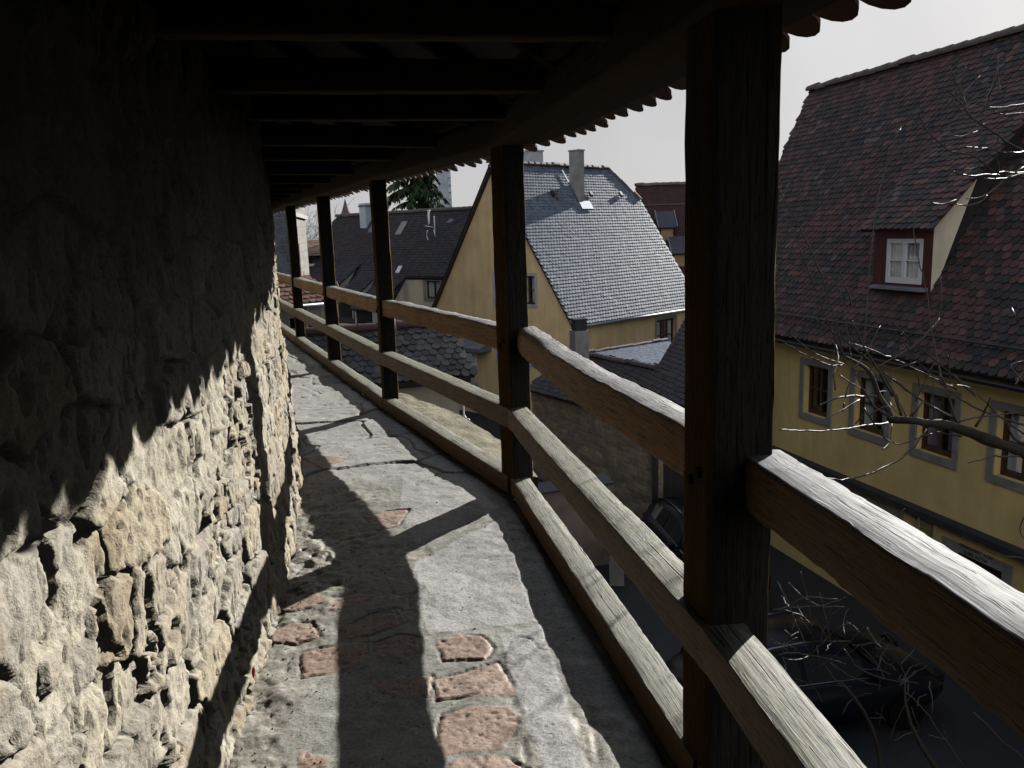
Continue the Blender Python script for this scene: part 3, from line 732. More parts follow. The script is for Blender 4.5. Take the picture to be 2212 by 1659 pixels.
# ---- posts ----------------------------------------------------------
POSTS = [  # near inner corner x, y, across, along, label
    (1, .15, .20, 'timber roof post at the walk behind the viewer, beyond the nearest post'),
    (2, .173, .205, 'thickest and nearest timber post, standing before the right house with the white dormer window'),
    (3, .135, .205, 'timber post standing in front of the apricot gable wall of the grey roofed house'),
    (4, .138, .13, 'timber post in front of the dark roof, with the conifer just to its right'),
    (5, .15, .13, 'slim timber post seen against the dark roof, just left of the pale chimney'),
    (6, .14, .13, 'small far timber post in front of the stone tower and its sunlit edge'),
    (7, .14, .13, 'farthest timber post, half hidden by the rubble wall'),
    (8, .14, .13, 'timber post where the walk nears the stone tower, hidden behind the rubble wall')]
POST_TOP = 2.17
for i, w, l, lab in POSTS:
    s = POST_S[i]
    t2 = unit(RAIL[min(i + 1, len(RAIL) - 1)] - RAIL[i]); t2 = A(*t2, 0); n2 = A(t2[1], -t2[0], 0)
    c = A(*RAIL[i], 0) + n2 * w / 2 + t2 * l / 2
    root = thing('timber_post', c, lab, 'post', 'timber posts carrying the roof of the walk')
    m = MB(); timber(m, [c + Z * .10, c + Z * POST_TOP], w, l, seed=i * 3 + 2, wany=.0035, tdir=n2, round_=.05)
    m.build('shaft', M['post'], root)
    if i in (2, 3, 4, 5):
        p = MB()
        for k, (dz, dt) in enumerate(((.985, .04), (.95, .10))):
            q = A(*RAIL[i], 0) + t2 * (l * .25 + dt * .9) + Z * dz
            p.tube([q - n2 * .006, q + n2 * .05], [.016, .016], 10)
        p.build('peg_hole', M['inside'], root)

# ---- railing bays ---------------------------------------------------
def bay_points(i, inset0, inset1, z, w, bow=0.0, dz0=0.0, dz1=0.0, ext=0.0):
    a, b = RAIL[i], RAIL[i + 1]; d = unit(b - a); n = A(d[1], -d[0]); L = np.linalg.norm(b - a)
    out = []
    for k in np.linspace((-ext if ext else .08) / L, 1 + (ext if ext else .06) / L, 9):
        p = a + (b - a) * k + n * (inset0 + (inset1 - inset0) * k + w / 2 + bow * math.sin(math.pi * min(max(k, 0), 1)))
        out.append(A(*p, z + dz0 * (1 - k) + dz1 * k))
    return np.array(out)
BAY_LABEL = {0: 'railing bay behind the viewer', 1: 'nearest railing bay, running out of view at the lower right',
    2: 'railing bay just left of the thickest post, with a bowed handrail',
    3: 'railing bay in front of the small dark mossy shed roof',
    4: 'railing bay below the shed dormers of the dark roof',
    5: 'short looking railing bay in front of the stone tower and the wooden gallery behind it',
    6: 'farthest railing bay, half hidden behind the rubble wall', 7: 'railing bay by the stone tower, hidden behind the rubble wall'}
for i in range(1, 8):
    root = thing('railing', A(*(RAIL[i] + RAIL[i + 1]) / 2, 0), BAY_LABEL[i], 'railing', 'timber railing bays of the wall walk')
    lend = .205 if i in (2, 3) else .13
    m = MB()
    if i == 1: P = bay_points(i, .05, .095, .970, .118, .012, .015, .0); hh, wv = .15, .0075
    elif i == 2: P = bay_points(i, .02, .055, 1.0, .125, -.045, 0, -.005); hh, wv = .155, .008
    elif i == 3: P = bay_points(i, .02, .02, .985, .12, .02, 0, 0); hh, wv = .15, .010
    else: P = bay_points(i, .02, .02, .985, .11, .0); hh, wv = .14, .008
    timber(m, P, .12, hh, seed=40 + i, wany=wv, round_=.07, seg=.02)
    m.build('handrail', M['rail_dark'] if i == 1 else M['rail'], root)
    m = MB(); timber(m, bay_points(i, -.022, -.022, .51, .12, 0, ext=.03), .125, .125, seed=50 + i, wany=.0035, round_=.035, seg=.02)
    m.build('middle_rail', M['midrail'], root)
    m = MB(); timber(m, bay_points(i, -.008, -.008, .055, .115, 0, ext=.0), .12, .118, seed=60 + i, wany=.0045, round_=.04, seg=.02)
    m.build('sill_beam', M['sill'], root)
# stone ledge outside the sill
lm = MB(); L0, L1 = 8.9, 12.3
us = np.arange(L0, L1, .03); vs = np.linspace(.115, .36, 12); U_, V_ = np.meshgrid(us, vs, indexing='ij')
wdt = np.interp(U_, [L0, 9.6, 11.0, L1], [.14, .30, .36, .2]); nn = .115 + (V_ - .115) / .245 * wdt
Pz = .055 + .012 * fbm(U_ * 6, V_ * 12, 140, 4) - .02 * (V_ - .1); LP = curve(U_, nn, 0); LP[..., 2] = Pz
k1, k2 = U_.shape; I, J = np.meshgrid(np.arange(k1 - 1), np.arange(k2 - 1), indexing='ij'); I, J = I.ravel(), J.ravel()
G = np.stack([U_, nn, Pz], -1).reshape(-1, 3)
lm.add(LP.reshape(-1, 3), np.stack([I * k2 + J, (I + 1) * k2 + J, (I + 1) * k2 + J + 1, I * k2 + J + 1], 1)[:, ::-1], 0, True, grain=G)
LQ = LP[:, -1].copy(); LR = LQ.copy(); LR[:, 2] -= .12
lm.add(np.vstack([LQ, LR]), [[i, i + 1, k1 + i + 1, k1 + i] for i in range(k1 - 1)], 0, True, grain=np.vstack([G.reshape(k1, k2, 3)[:, -1]] * 2))
M['ledge'] = m_wood('weathered_ledge_board', (.16, .12, .06), (.40, .36, .25), .8, lichen=.6)
tag(lm.build('ledge_board', M['ledge']), 'weathered yellowish ledge board outside the sill beam above the shed', 'ledge')

# ---- roof over the walk ----------------------------------------------
rf = thing('gallery_roof', curve(8.0, -.6, 2.2), 'black shadowed timber roof over the wall walk with a scalloped tile eave', 'roof')
S0, S1 = 0.2, 25.0
# plate over the posts
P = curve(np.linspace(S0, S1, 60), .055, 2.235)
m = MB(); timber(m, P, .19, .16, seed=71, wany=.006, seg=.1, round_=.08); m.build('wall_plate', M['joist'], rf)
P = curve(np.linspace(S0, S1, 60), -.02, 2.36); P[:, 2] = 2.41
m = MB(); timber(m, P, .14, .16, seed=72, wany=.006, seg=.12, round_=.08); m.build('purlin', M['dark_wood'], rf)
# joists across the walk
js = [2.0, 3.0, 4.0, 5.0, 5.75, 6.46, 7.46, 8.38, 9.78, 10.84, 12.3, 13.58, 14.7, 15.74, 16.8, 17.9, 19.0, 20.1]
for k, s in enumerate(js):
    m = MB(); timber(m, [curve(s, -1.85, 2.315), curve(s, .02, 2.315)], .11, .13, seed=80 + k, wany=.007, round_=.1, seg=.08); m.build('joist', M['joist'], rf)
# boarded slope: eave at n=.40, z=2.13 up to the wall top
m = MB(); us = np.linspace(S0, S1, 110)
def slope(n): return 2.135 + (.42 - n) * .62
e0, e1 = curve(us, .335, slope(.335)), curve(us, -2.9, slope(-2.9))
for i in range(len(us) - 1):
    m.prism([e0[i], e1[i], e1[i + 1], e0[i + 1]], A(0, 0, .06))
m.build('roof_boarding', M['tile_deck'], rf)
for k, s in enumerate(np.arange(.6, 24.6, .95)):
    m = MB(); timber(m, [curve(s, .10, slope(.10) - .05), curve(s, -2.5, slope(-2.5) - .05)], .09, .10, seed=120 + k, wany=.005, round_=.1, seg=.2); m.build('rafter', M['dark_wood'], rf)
# tiled eave, big beaver tails hanging over the edge
m = MB(); g = np.random.default_rng(5); tw_, L = .185, .36
for row in range(5):
    s = S0 + (.5 if row % 2 else 0) * tw_; nn0 = .455 - row * .15
    while s < S1:
        n0 = nn0 + g.normal(0, .008); lift = .075 + g.normal(0, .005) + (.0 if row else .0)
        rr = g.normal(0, .03)
        V = []
        for dz in (0, -.017):
            for a in np.linspace(math.pi, 0, 9):
                u = .48 * tw_ * math.cos(a); n = -.40 * tw_ * (1 - math.sin(a))
                V.append(curve(s + u + rr * n, n0 + n, 0) + Z * (slope(n0 + n) + lift + dz + .03 * (n + .0)))
            for u in (.48 * tw_, -.48 * tw_):
                V.append(curve(s + u, n0 - L, 0) + Z * (slope(n0 - L) + lift - .035 + dz))
        m.add(V, [list(range(11))[::-1], list(range(11, 22))] + [[i, (i + 1) % 11, 11 + (i + 1) % 11, 11 + i] for i in range(11)])
        s += tw_ + g.normal(0, .004)
m.build('eave_tiles', M['t_eave'], rf)
# grit and crumbs of mortar along the foot of the wall
m = MB(); g = np.random.default_rng(44)
for k in range(520):
    s = g.uniform(5.0, 10.5); n = -1.43 + abs(g.normal(0, .22)) if g.random() < .75 else g.uniform(-1.3, -.1)
    i0 = int(np.argmin(np.abs(sg - s))); j0 = int(np.argmin(np.abs(ng - n))); p = FP[i0, j0] + A(g.normal(0, .004), g.normal(0, .004), .001); r_ = g.uniform(.0025, .009)
    V = [p + unit(g.normal(0, 1, 3)) * r_ * g.uniform(.6, 1.1) for _ in range(5)] + [p + Z * r_ * .8]
    m.add(V, [[0, 1, 5], [1, 2, 5], [2, 3, 5], [3, 4, 5], [4, 0, 5]])
tag(m.build('grit', m_plain('stone_crumbs', (.34, .31, .25), .9, .4, 40)), 'stone crumbs and grit strewn over the walk along the wall foot', 'grit', kind='stuff')
# small red scrap lying at the foot of the wall
c = on_z(545, 1480, .02); m = MB()
for k in range(3):
    a = c + A(.006 * k - .01, .012 * (k % 2), .004 * k); m.bar(a, a + A(.004, .03 - .006 * k, .045), .007, .004)
tag(m.build('plastic_scrap', m_plain('red_plastic', (.55, .03, .02), .4, .1, 9, bump=0)), 'tiny red plastic scrap at the foot of the rubble wall', 'litter')

# ================================================================== THE STREET AND THE TOWN
ZS = -6.2
t = NT('street_cobbles'); o = t.coord()
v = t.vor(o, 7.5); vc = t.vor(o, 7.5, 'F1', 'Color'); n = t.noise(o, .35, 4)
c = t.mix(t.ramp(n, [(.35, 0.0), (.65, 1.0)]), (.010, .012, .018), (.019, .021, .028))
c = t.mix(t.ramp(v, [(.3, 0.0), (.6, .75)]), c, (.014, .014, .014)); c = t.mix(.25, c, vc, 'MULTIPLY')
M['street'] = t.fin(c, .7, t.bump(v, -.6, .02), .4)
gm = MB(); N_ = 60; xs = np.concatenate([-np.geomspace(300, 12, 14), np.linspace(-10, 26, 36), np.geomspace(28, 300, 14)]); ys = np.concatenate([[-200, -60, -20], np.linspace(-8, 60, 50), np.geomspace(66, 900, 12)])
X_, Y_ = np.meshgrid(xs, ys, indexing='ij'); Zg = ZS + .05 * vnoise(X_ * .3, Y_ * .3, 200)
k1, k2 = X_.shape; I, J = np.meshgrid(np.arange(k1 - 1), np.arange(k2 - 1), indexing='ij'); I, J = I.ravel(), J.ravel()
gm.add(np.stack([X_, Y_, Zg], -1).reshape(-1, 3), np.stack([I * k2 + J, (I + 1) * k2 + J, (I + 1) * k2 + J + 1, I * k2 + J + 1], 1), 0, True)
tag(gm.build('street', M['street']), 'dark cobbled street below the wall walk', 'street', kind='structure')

# ---------------- right house ------------------------------------------------
K = 1.152
RO = on_y(1850, 757, 16.7); RO[2] = 0
a = R(-15.23); Rd = A(math.sin(a), math.cos(a), 0); Rn = A(-Rd[1], Rd[0], 0)
zc = lambda z: EYE - (EYE - z) * K
rp = lambda u, z, n=0.0: RO + Rd * u + Z * z + Rn * n
house = thing('yellow_house', RO + Z * ZS, 'ochre plastered house at the right with a dark tiled roof and one white dormer window', 'house')
wins = [(.73, 1.50, -2.04, -1.06, None), (-.81, .0, -2.04, -1.06, 'y'), (-2.31, -1.53, -2.04, -1.06, 'pink'), (-3.86, -3.08, -2.04, -1.06, 'y'), (-5.4, -4.6, -2.04, -1.06, None)]
holes = [(u0 * K, u1 * K, zc(z0), zc(z1)) for u0, u1, z0, z1, _ in wins]
low = [(-1.22 * K, .62 * K, zc(-4.6), zc(-3.33)), (-3.38 * K, -2.42 * K, ZS + .05, zc(-3.41))]
vent = (-2.08 * K, -1.70 * K, zc(-3.43), zc(-3.09))
m = MB(); wall_panel(m, RO, Rd, Rn, [(-9, ZS - .1), (5.6, ZS - .1), (5.6, -.62), (-9, -.62)], holes + low, .24)
hw_ = 8.0
m.quad(rp(5.6, ZS - .1), rp(5.6, ZS - .1, -hw_), rp(5.6, -.62, -hw_), rp(5.6, -.62)); m.quad(rp(-9, ZS - .1, -hw_), rp(-9, ZS - .1), rp(-9, -.62), rp(-9, -.62, -hw_)); m.quad(rp(5.6, ZS - .1, -hw_), rp(-9, ZS - .1, -hw_), rp(-9, -.62, -hw_), rp(5.6, -.62, -hw_))
m.add([rp(-9, -.62), rp(-9, -.62, -hw_), rp(-9, 5.1, -hw_ / 2)], [[0, 1, 2]]); m.add([rp(5.6, -.62), rp(5.6, -.62, -hw_), rp(7.2, 5.1, -hw_ / 2)], [[0, 2, 1]])
m.build('wall', M['ytight'], house)
m = MB(); m.box(rp(-8.9, ZS, -.5), Rd * 14.4, Z * 5.4, -Rn * .05); m.build('room_lining', M['inside'], house)
for (u0, u1, z0, z1, cur), h_ in zip(wins, holes):
    window(house, RO, Rd, Rn, *h_, depth=.15, surround=.13, curtain=cur, bars=(1, 1), fw=.07)
# ground floor gateway and door with lettered lintel
for k, h_ in enumerate(low):
    u0, u1, z0, z1 = h_; s_ = .17 if k == 0 else .2
    m = MB()
    for aa, bb, cc, ee in ((u0 - s_, u0, max(z0 - s_, ZS), z1), (u1, u1 + s_, max(z0 - s_, ZS), z1), (u0 - s_, u1 + s_, z1, z1 + (s_ if k == 0 else .16))):
        m.box(rp(aa, cc, -.02), Rd * (bb - aa), Z * (ee - cc), Rn * .05)
    w_ = m.build('window' if k == 0 else 'door', M['sandstone'], house)
    m = MB(); m.box(rp(u0, z0, -.2), Rd * (u1 - u0), Z * (z1 - z0), Rn * .05)
    nb = 4 if k == 0 else 3
    for q in range(nb): m.box(rp(u0 + (u1 - u0) * (q + .12) / nb, z0 + .1, -.152), Rd * (u1 - u0) * .76 / nb, Z * (z1 - z0 - .2), Rn * .02)
    m.build('leaf', M['blackwood'], w_)
    if k == 1:
        for row, (txt, sz, dz) in enumerate((('RENOVIERT VON', .085, .115), ('KARL ROTH', .085, .02))):
            cu = bpy.data.curves.new('lettering', 'FONT'); cu.body = txt; cu.size = sz; cu.extrude = .003; cu.align_x = 'CENTER'; cu.space_character = 1.1
            me_o = bpy.data.objects.new('lettering', cu); COL.objects.link(me_o)
            bpy.context.view_layer.update()
            me = bpy.data.meshes.new_from_object(me_o.evaluated_get(bpy.context.evaluated_depsgraph_get())); bpy.data.objects.remove(me_o)
            q = rp((u0 + u1) / 2, z1 + dz + .01, .033); X = -Rd; Y_v = Z; Nn = Rn
            co = np.array([v.co[:] for v in me.vertices]); co = q + co[:, :1] * X + co[:, 1:2] * Y_v + co[:, 2:3] * Nn - ROOT[house.name]
            me.vertices.foreach_set('co', co.ravel()); me.materials.append(M['blackwood']); ob = bpy.data.objects.new('lettering', me); COL.objects.link(ob); ob.parent = w_
m = MB()
u0, u1, z0, z1 = vent
for aa, bb, cc, ee in ((u0, u0 + .04, z0, z1), (u1 - .04, u1, z0, z1), (u0 + .04, u1 - .04, z0, z0 + .04), (u0 + .04, u1 - .04, z1 - .04, z1)): m.box(rp(aa, cc), Rd * (bb - aa), Z * (ee - cc), Rn * .04)
for q in range(9):
    zz = z0 + .05 + (z1 - z0 - .1) * q / 9; m.box(rp(u0 + .04, zz, .004), Rd * (u1 - u0 - .08), Z * .012 + Rn * .022, Rn * .008 - Z * .004)
m.build('vent_grille', m_plain('cream_louvre', (.42, .36, .22), .6, .2, 6), house)
m = MB(); m.prism([rp(-9, zc(-2.95)), rp(-9, zc(-2.99), .13), rp(-9, zc(-3.09), .13), rp(-9, zc(-3.12))], Rd * 14.6); m.build('band_course', M['darkmetal'], house)
# roof
PH = R(57); RS = A(*(-Rn * math.cos(PH))[:2], math.sin(PH)); RE = rp(0, -.90, .25)
rpoly = [(-9.3, 0), (5.1, 0), (6.85, 5.34), (7.3, 7.42), (-9.3, 7.42)]
m = MB(); roof_plane(m, RE, Rd, RS, rpoly, .12)
m.quad(RE + Rd * -9.3 + RS * 7.4, RE + Rd * 7.3 + RS * 7.4, rp(5.1, -.9, -hw_ - .2), rp(-9.3, -.9, -hw_ - .2))
roof_o = m.build('roof', M['tile_deck'], house)
dhole = None
m = MB()
# cut the tiles out where the dormer stands
du0, du1 = -1.36, .22
tiles(m, RE, Rd, RS, [(-9.3, 0), (5.1, 0), (6.85, 5.34), (7.3, 7.42), (du1, 7.42), (du1, .92), (du0, .92), (du0, 7.42), (-9.3, 7.42)], .172, .152, .034, 11)
tiles(m, RE, Rd, RS, [(du0 - .1, 5.75), (du1 + .1, 5.75), (du1 + .1, 7.42), (du0 - .1, 7.42)], .172, .152, .034, 12)
tiles(m, RE, Rd, RS, [(du0, .62), (du1, .62), (du1, 1.22), (du0, 1.22)], .172, .152, .034, 12)
m.build('roof_tiles', M['t_right'], roof_o)
m = MB(); ridge_caps(m, RE + Rd * 7.35 + RS * 7.42 + Z * .02, RE + Rd * -9.3 + RS * 7.42 + Z * .02, .13, .4); m.build('ridge_tiles', M['ridge'], roof_o)
m = MB(); q0, q1 = RE + Rd * 5.2 + RS * .50 + Rn * .12 + Z * .06, RE + Rd * -9.2 + RS * .50 + Rn * .12 + Z * .06; m.tube([q0, q1], [.022, .022], 8)
for k in range(16):
    p = q0 + (q1 - q0) * (k + .5) / 16; m.bar(p, p - Rn * .13 - Z * .04, .02, .02)
m.build('snow_guard', M['darkmetal'], house)
m = MB(); q0, q1 = rp(5.2, -.98, .31), rp(-9.2, -.98, .31); ang = np.linspace(math.pi, 2 * math.pi, 9)
for rr in (.075, .068):
    V = [p + Rn * rr * math.cos(t_) + Z * rr * math.sin(t_) for p in (q0, q1) for t_ in ang]; m.add(V, [[i, i + 1, 9 + i + 1, 9 + i] for i in range(8)], 0, True)
m.tube([q0 + Rn * .075, q1 + Rn * .075], [.012, .012], 6); m.build('gutter', M['darkmetal'], house)
# dormer with its own sloping roof
dz0, dz1, dn = .28, 1.50, -.50
m = MB()
DW = (-1.12, -.15, .41, 1.27)
wall_panel(m, RO + Rn * dn, Rd, Rn, [(-1.36, dz0 - .1), (.22, dz0 - .1), (.22, dz1 + .05), (-1.36, dz1 + .05)], [DW], .12)
dm = m.build('dormer', M['redwood'], house)
m = MB()
for uu in (-1.36, .22):
    s_ = -1 if uu < 0 else 1
    pts = [rp(uu, dz0 - .2, dn - .01), rp(uu, dz1 + .05, dn - .01), rp(uu, 2.45, -1.45)]
    m.prism(pts, Rd * -s_ * .08)
m.build('cheek', M['cream'], dm)
m = MB()
for uu in (-1.36, .22):
    s_ = -1 if uu < 0 else 1
    m.prism([rp(uu, dz0 - .2, dn - .02), rp(uu, 2.43, -1.46), rp(uu, 4.05, -3.0)], Rd * -s_ * .06)
m.build('cheek_rear', M['blackwood'], dm)  # black rear part of each cheek, behind the cream triangle
DS = unit(A(*(-Rn * 1.0)[:2], .98)); DE = rp(0, 1.47, -.24)
m = MB(); roof_plane(m, DE, Rd, DS, [(-1.52, 0), (.36, 0), (.36, 3.85), (-1.52, 3.85)], .09); dr = m.build('dormer_roof', M['redwood'], dm)
m = MB(); tiles(m, DE, Rd, DS, [(-1.56, -.04), (.40, -.04), (.40, 4.0), (-1.56, 4.0)], .172, .152, .034, 14); m.build('dormer_roof_tiles', M['t_right'], house)
window(house, RO + Rn * dn, Rd, Rn, *DW, depth=-.0, surround=0, frame_m='whitepaint', bars=(1, 1), fw=.085, curtain='full')
m = MB(); m.prism([rp(-1.3, dz0 + .08, dn), rp(-1.3, dz0 + .05, dn + .17), rp(-1.3, dz0 + .01, dn + .17), rp(-1.3, dz0 + .0, dn)], Rd * 1.45); m.build('dormer_sill', M['zinc'], house)

# ---------------- grey roofed house in the middle ---------------------------------
a = R(45.0); MO = on_y(1240, 700, 32); MZ = MO[2]; MO[2] = 0
Md = A(math.sin(a), math.cos(a), 0); Mn = A(Md[1], -Md[0], 0); Mg = -Mn; Mgn = -Md
mp = lambda u, z, n=0.0: MO + Md * u + Z * z + Mn * n
midh = thing('gabled_house', MO + Z * ZS, 'apricot gabled house in the centre with a shining silver grey tiled roof', 'house')
GW, APX, LEN = 8.5, 4.30, 8.7
px_g = lambda x, y: (lambda P: ((P - MO) @ Mg, P[2]))(on_plane(x, y, MO, Mgn))
px_e = lambda x, y: (lambda P: ((P - MO) @ Md, P[2]))(on_plane(x, y, MO, Mn))
g_holes = [(3.45, 4.32, -1.28, -.12), (2.02, 2.88, -1.28, -.12), (3.45, 4.32, -3.72, -2.55), (2.02, 2.88, -3.72, -2.55), (3.3, 4.1, -5.9, -4.95), (5.7, 6.4, -5.9, -4.95)]
(e0, ez1), (e1, ez0) = px_e(1418, 690), px_e(1458, 738)
e_holes = [(e0, e1, ez0 - .35, ez1 - .05), (e0 - 4.2, e1 - 4.0, ez0 - .5 - 2.4, ez1 - 2.6)]
m = MB()
wall_panel(m, MO, Mg, Mgn, [(0, ZS - .1), (GW, ZS - .1), (GW, MZ), (GW / 2, APX), (0, MZ)], g_holes, .2)
wall_panel(m, MO, Md, Mn, [(0, ZS - .1), (LEN, ZS - .1), (LEN, MZ), (0, MZ)], e_holes, .2)
m.quad(mp(LEN, ZS - .1), mp(LEN, ZS - .1, -GW), mp(LEN, MZ, -GW), mp(LEN, MZ)); m.quad(mp(LEN, ZS - .1, -GW), mp(0, ZS - .1, -GW), mp(0, MZ, -GW), mp(LEN, MZ, -GW))
m.build('wall', M['ypale'], midh)
m = MB(); m.box(mp(.5, ZS, -.5), Md * (LEN - 1), Z * 4.2, Mg * (GW - 1)); m.box(mp(.5, -2, -2.2), Md * (LEN - 2), Z * 3.0, Mg * (GW - 4.4)); m.build('room_lining', M['inside'], midh)
for h_ in g_holes: window(midh, MO, Mg, Mgn, *h_, depth=.12, surround=.12, bars=(1, 1), curtain='y', sur_m='pale_stone')
window(midh, MO, Md, Mn, *e_holes[0], depth=.1, surround=.12, bars=(2, 1), curtain='y', fw=.09)
window(midh, MO, Md, Mn, *e_holes[1], depth=.1, surround=.12, bars=(2, 1))
PM = math.atan2(APX - MZ, GW / 2); MS = A(*(-Mn * math.cos(PM))[:2], math.sin(PM)); SL = math.hypot(APX - MZ, GW / 2)
ME = mp(0, MZ - .05, .12)
SLx = SL + .2
mpoly = [(-.16, 0), (LEN + .1, 0), (LEN + .1, 5.95), (7.65, SLx), (-.16, SLx)]
m = MB(); roof_plane(m, ME, Md, MS, mpoly, .12)
m.prism([mp(-.16, APX + .1, -GW / 2), mp(7.65, APX + .1, -GW / 2), mp(LEN + .1, MZ, -GW - .1), mp(-.16, MZ, -GW - .1)], Z * -.12)
hipA, hipB = ME + Md * 7.65 + MS * SLx, ME + Md * (LEN + .1) + MS * 5.95; hipC = hipB + Mg * 2.05
m.add([hipA, hipB, hipC], [[0, 1, 2]])
mr = m.build('roof', M['tile_deck'], midh)
m = MB(); tiles(m, ME, Md, MS, mpoly, .175, .155, .034, 21, .014, 0, .5); m.build('roof_tiles', M['t_mid'], mr)
m = MB(); ridge_caps(m, hipA + Z * .03, mp(-.16, APX + .18, -GW / 2), .12, .38); ridge_caps(m, hipB + Z * .03, hipA + Z * .03, .1, .36); m.build('ridge_tiles', M['ridge'], mr)
m = MB()  # barge edges on the gable
m.prism([ME + Md * -.16, ME + Md * -.16 + MS * SLx, ME + Md * -.16 + MS * SLx - Z * .28, ME + Md * -.16 - Z * .14], Md * .06)
q = mp(-.16, APX + .1, -GW / 2); q2 = mp(-.16, MZ - .02, -GW - .12); m.prism([q, q2, q2 - Z * .26, q - Z * .3], Md * .14)
m.build('barge_board', M['plank'], midh)
m = MB(); q0, q1 = mp(-.1, MZ - .11, .17), mp(LEN, MZ - .11, .17); m.tube([q0, q1], [.06, .06], 8); m.build('gutter', M['zinc'], midh)
# chimney on the slope with zinc flashing
cb = mp(4.15, 0, -3.10); hgt = 1.65 - (338 - 497) / FPX * 37.2
m = MB(); m.box(cb + Z * 2.55 + Mg * 0, Md * .36, Mg * .56, Z * (5.02 - 2.55)); ch = m.build('chimney', M['concrete'], midh)
m = MB(); m.box(cb + Z * 5.02 - Md * .03 + Mn * .03, Md * .42, Mg * .62, Z * .06); m.build('chimney_cap', M['concrete'], ch)
m = MB(); p_ = lambda u, s: ME + Md * u + MS * s + unit(np.cross(Md, MS)) * (.07 if np.cross(Md, MS)[2] > 0 else -.07)
uu, s0 = 4.15, ((cb - ME) @ Mg) / math.cos(PM)
m.prism([p_(uu - .08, s0 - .32), p_(uu + .7, s0 - .32), p_(uu + .7, s0 + .1), p_(uu - .08, s0 + .1)], Z * .03); m.prism([p_(uu - .09, s0 - .1), p_(uu - .01, s0 - .1), p_(uu - .01, s0 + 1.75), p_(uu - .09, s0 + 1.75)], Z * .05)
m.build('flashing', M['zinc'], ch)
m = MB(); q = mp(3.3, 4.0, -GW / 2 - .9); m.box(q, Md * .8, Mg * .7, Z * 1.15); m.box(q - Md * .04 + Mn * .04 + Z * 1.15, Md * .88, Mg * .78, Z * .07); m.build('chimney', m_plain('pale_chimney_render', (.5, .55, .56), .8, .2, 3), midh)
for uu in (.5, 2.55, 5.1, 7.3):   # small vents on the slope
    m = MB(); p = ME + Md * uu + MS * (SL - 1.55) + Z * .1; m.prism([p, p + Md * .16, p + Md * .16 + MS * .22, p + MS * .22], Z * .1 + Mn * .05); m.build('roof_vent', M['darkmetal'], mr)
# zinc canopy and white box on the gable wall
(q0, z0), (q1, z1) = px_g(995, 724), px_g(1062, 738)
gp = lambda g_, z, n=0.0: MO + Mg * g_ + Z * z + Mgn * n
m = MB(); m.prism([gp(q1, -2.95, 0), gp(q1, -3.2, .75), gp(q1, -3.35, .75), gp(q1, -3.35, 0)], Mg * 2.6); m.build('canopy', M['zinc'], midh)
g0, z0 = px_g(1022, 775); m = MB(); m.box(gp(g0 - .25, z0 - .35, 0), Mg * .5, Z * .7, Mgn * .16); m.build('meter_box', M['whitepaint'], midh)

# ---------------- long dark roof house at the left -----------------------------------
a = R(-50); LO = on_y(975, 600.5, 38); LZ = LO[2]; LO[2] = 0
Ld = A(math.sin(a), math.cos(a), 0); Ln = A(Ld[1], -Ld[0], 0); Ln = -Ln if Ln[1] > 0 else Ln
lp = lambda u, z, n=0.0: LO + Ld * u + Z * z + Ln * n
lefth = thing('dark_roofed_house', LO + Z * ZS, 'long house under a black brown tiled roof between the apricot gable and the tower', 'house')
px_l = lambda x, y, n=0.0: (lambda P: ((P - LO) @ Ld, P[2]))(on_plane(x, y, LO + Ln * n, Ln))
(w0, wz1), (w1, wz0) = px_l(952, 607), px_l(920, 645)
m = MB(); wall_panel(m, LO, Ld, Ln, [(-4, ZS), (3.1, ZS), (3.1, LZ), (-4, LZ)], [(w0, w1, wz0, wz1), (w0, w1, wz0 - 2.6, wz1 - 2.6)], .18)
m.quad(lp(3.1, ZS), lp(3.1, ZS, 2.2), lp(3.1, -2.4, 2.2), lp(3.1, LZ)); m.quad(lp(-4, ZS, -6), lp(-4, ZS), lp(-4, LZ), lp(-4, LZ, -6)); m.quad(lp(3.1, ZS, 2.2), lp(11, ZS, 2.2), lp(11, -2.4, 2.2), lp(3.1, -2.4, 2.2)); m.quad(lp(11, ZS, 2.2), lp(11, ZS, -6), lp(11, -2.2, -6), lp(11, -2.4, 2.2)); m.quad(lp(11, ZS, -6), lp(-4, ZS, -6), lp(-4, LZ, -6), lp(11, LZ, -6))
m.build('wall', M['cream'], lefth)
m = MB(); m.box(lp(-3.9, ZS, -.4), Ld * 6.9, Z * 5.5, Ln * -.05); m.build('room_lining', M['inside'], lefth)
window(lefth, LO, Ld, Ln, w0, w1, wz0, wz1, depth=.12, surround=.13, bars=(1, 0), curtain='full')
window(lefth, LO, Ld, Ln, w0, w1, wz0 - 2.6, wz1 - 2.6, depth=.12, surround=.13, bars=(1, 1))
PL = R(50); LS = A(*(-Ln * math.cos(PL))[:2], math.sin(PL)); LE = lp(0, LZ - .02, .12); SLL = 4.12
lpoly = [(-4, 0), (3.0, 0), (3.0, -3.6), (10.6, -3.6), (11.1, SLL - 1.0), (11.0, SLL), (-4, SLL)]
m = MB(); roof_plane(m, LE, Ld, LS, lpoly, .12); q0, q1 = LE + Ld * -4 + LS * SLL, LE + Ld * 11 + LS * SLL
m.quad(q0, q1, lp(11, LZ, -6), lp(-4, LZ, -6)); lr = m.build('roof', M['tile_deck'], lefth)
m = MB(); tiles(m, LE, Ld, LS, lpoly, .18, .16, .034, 31); m.build('roof_tiles', M['t_left'], lr)
m = MB(); ridge_caps(m, q0, q1, .12, .38); m.build('ridge_tiles', M['ridge'], lr)
l_hit = lambda x, y, lift=.0: on_plane(x, y, LE, np.cross(Ld, LS)) + Z * lift
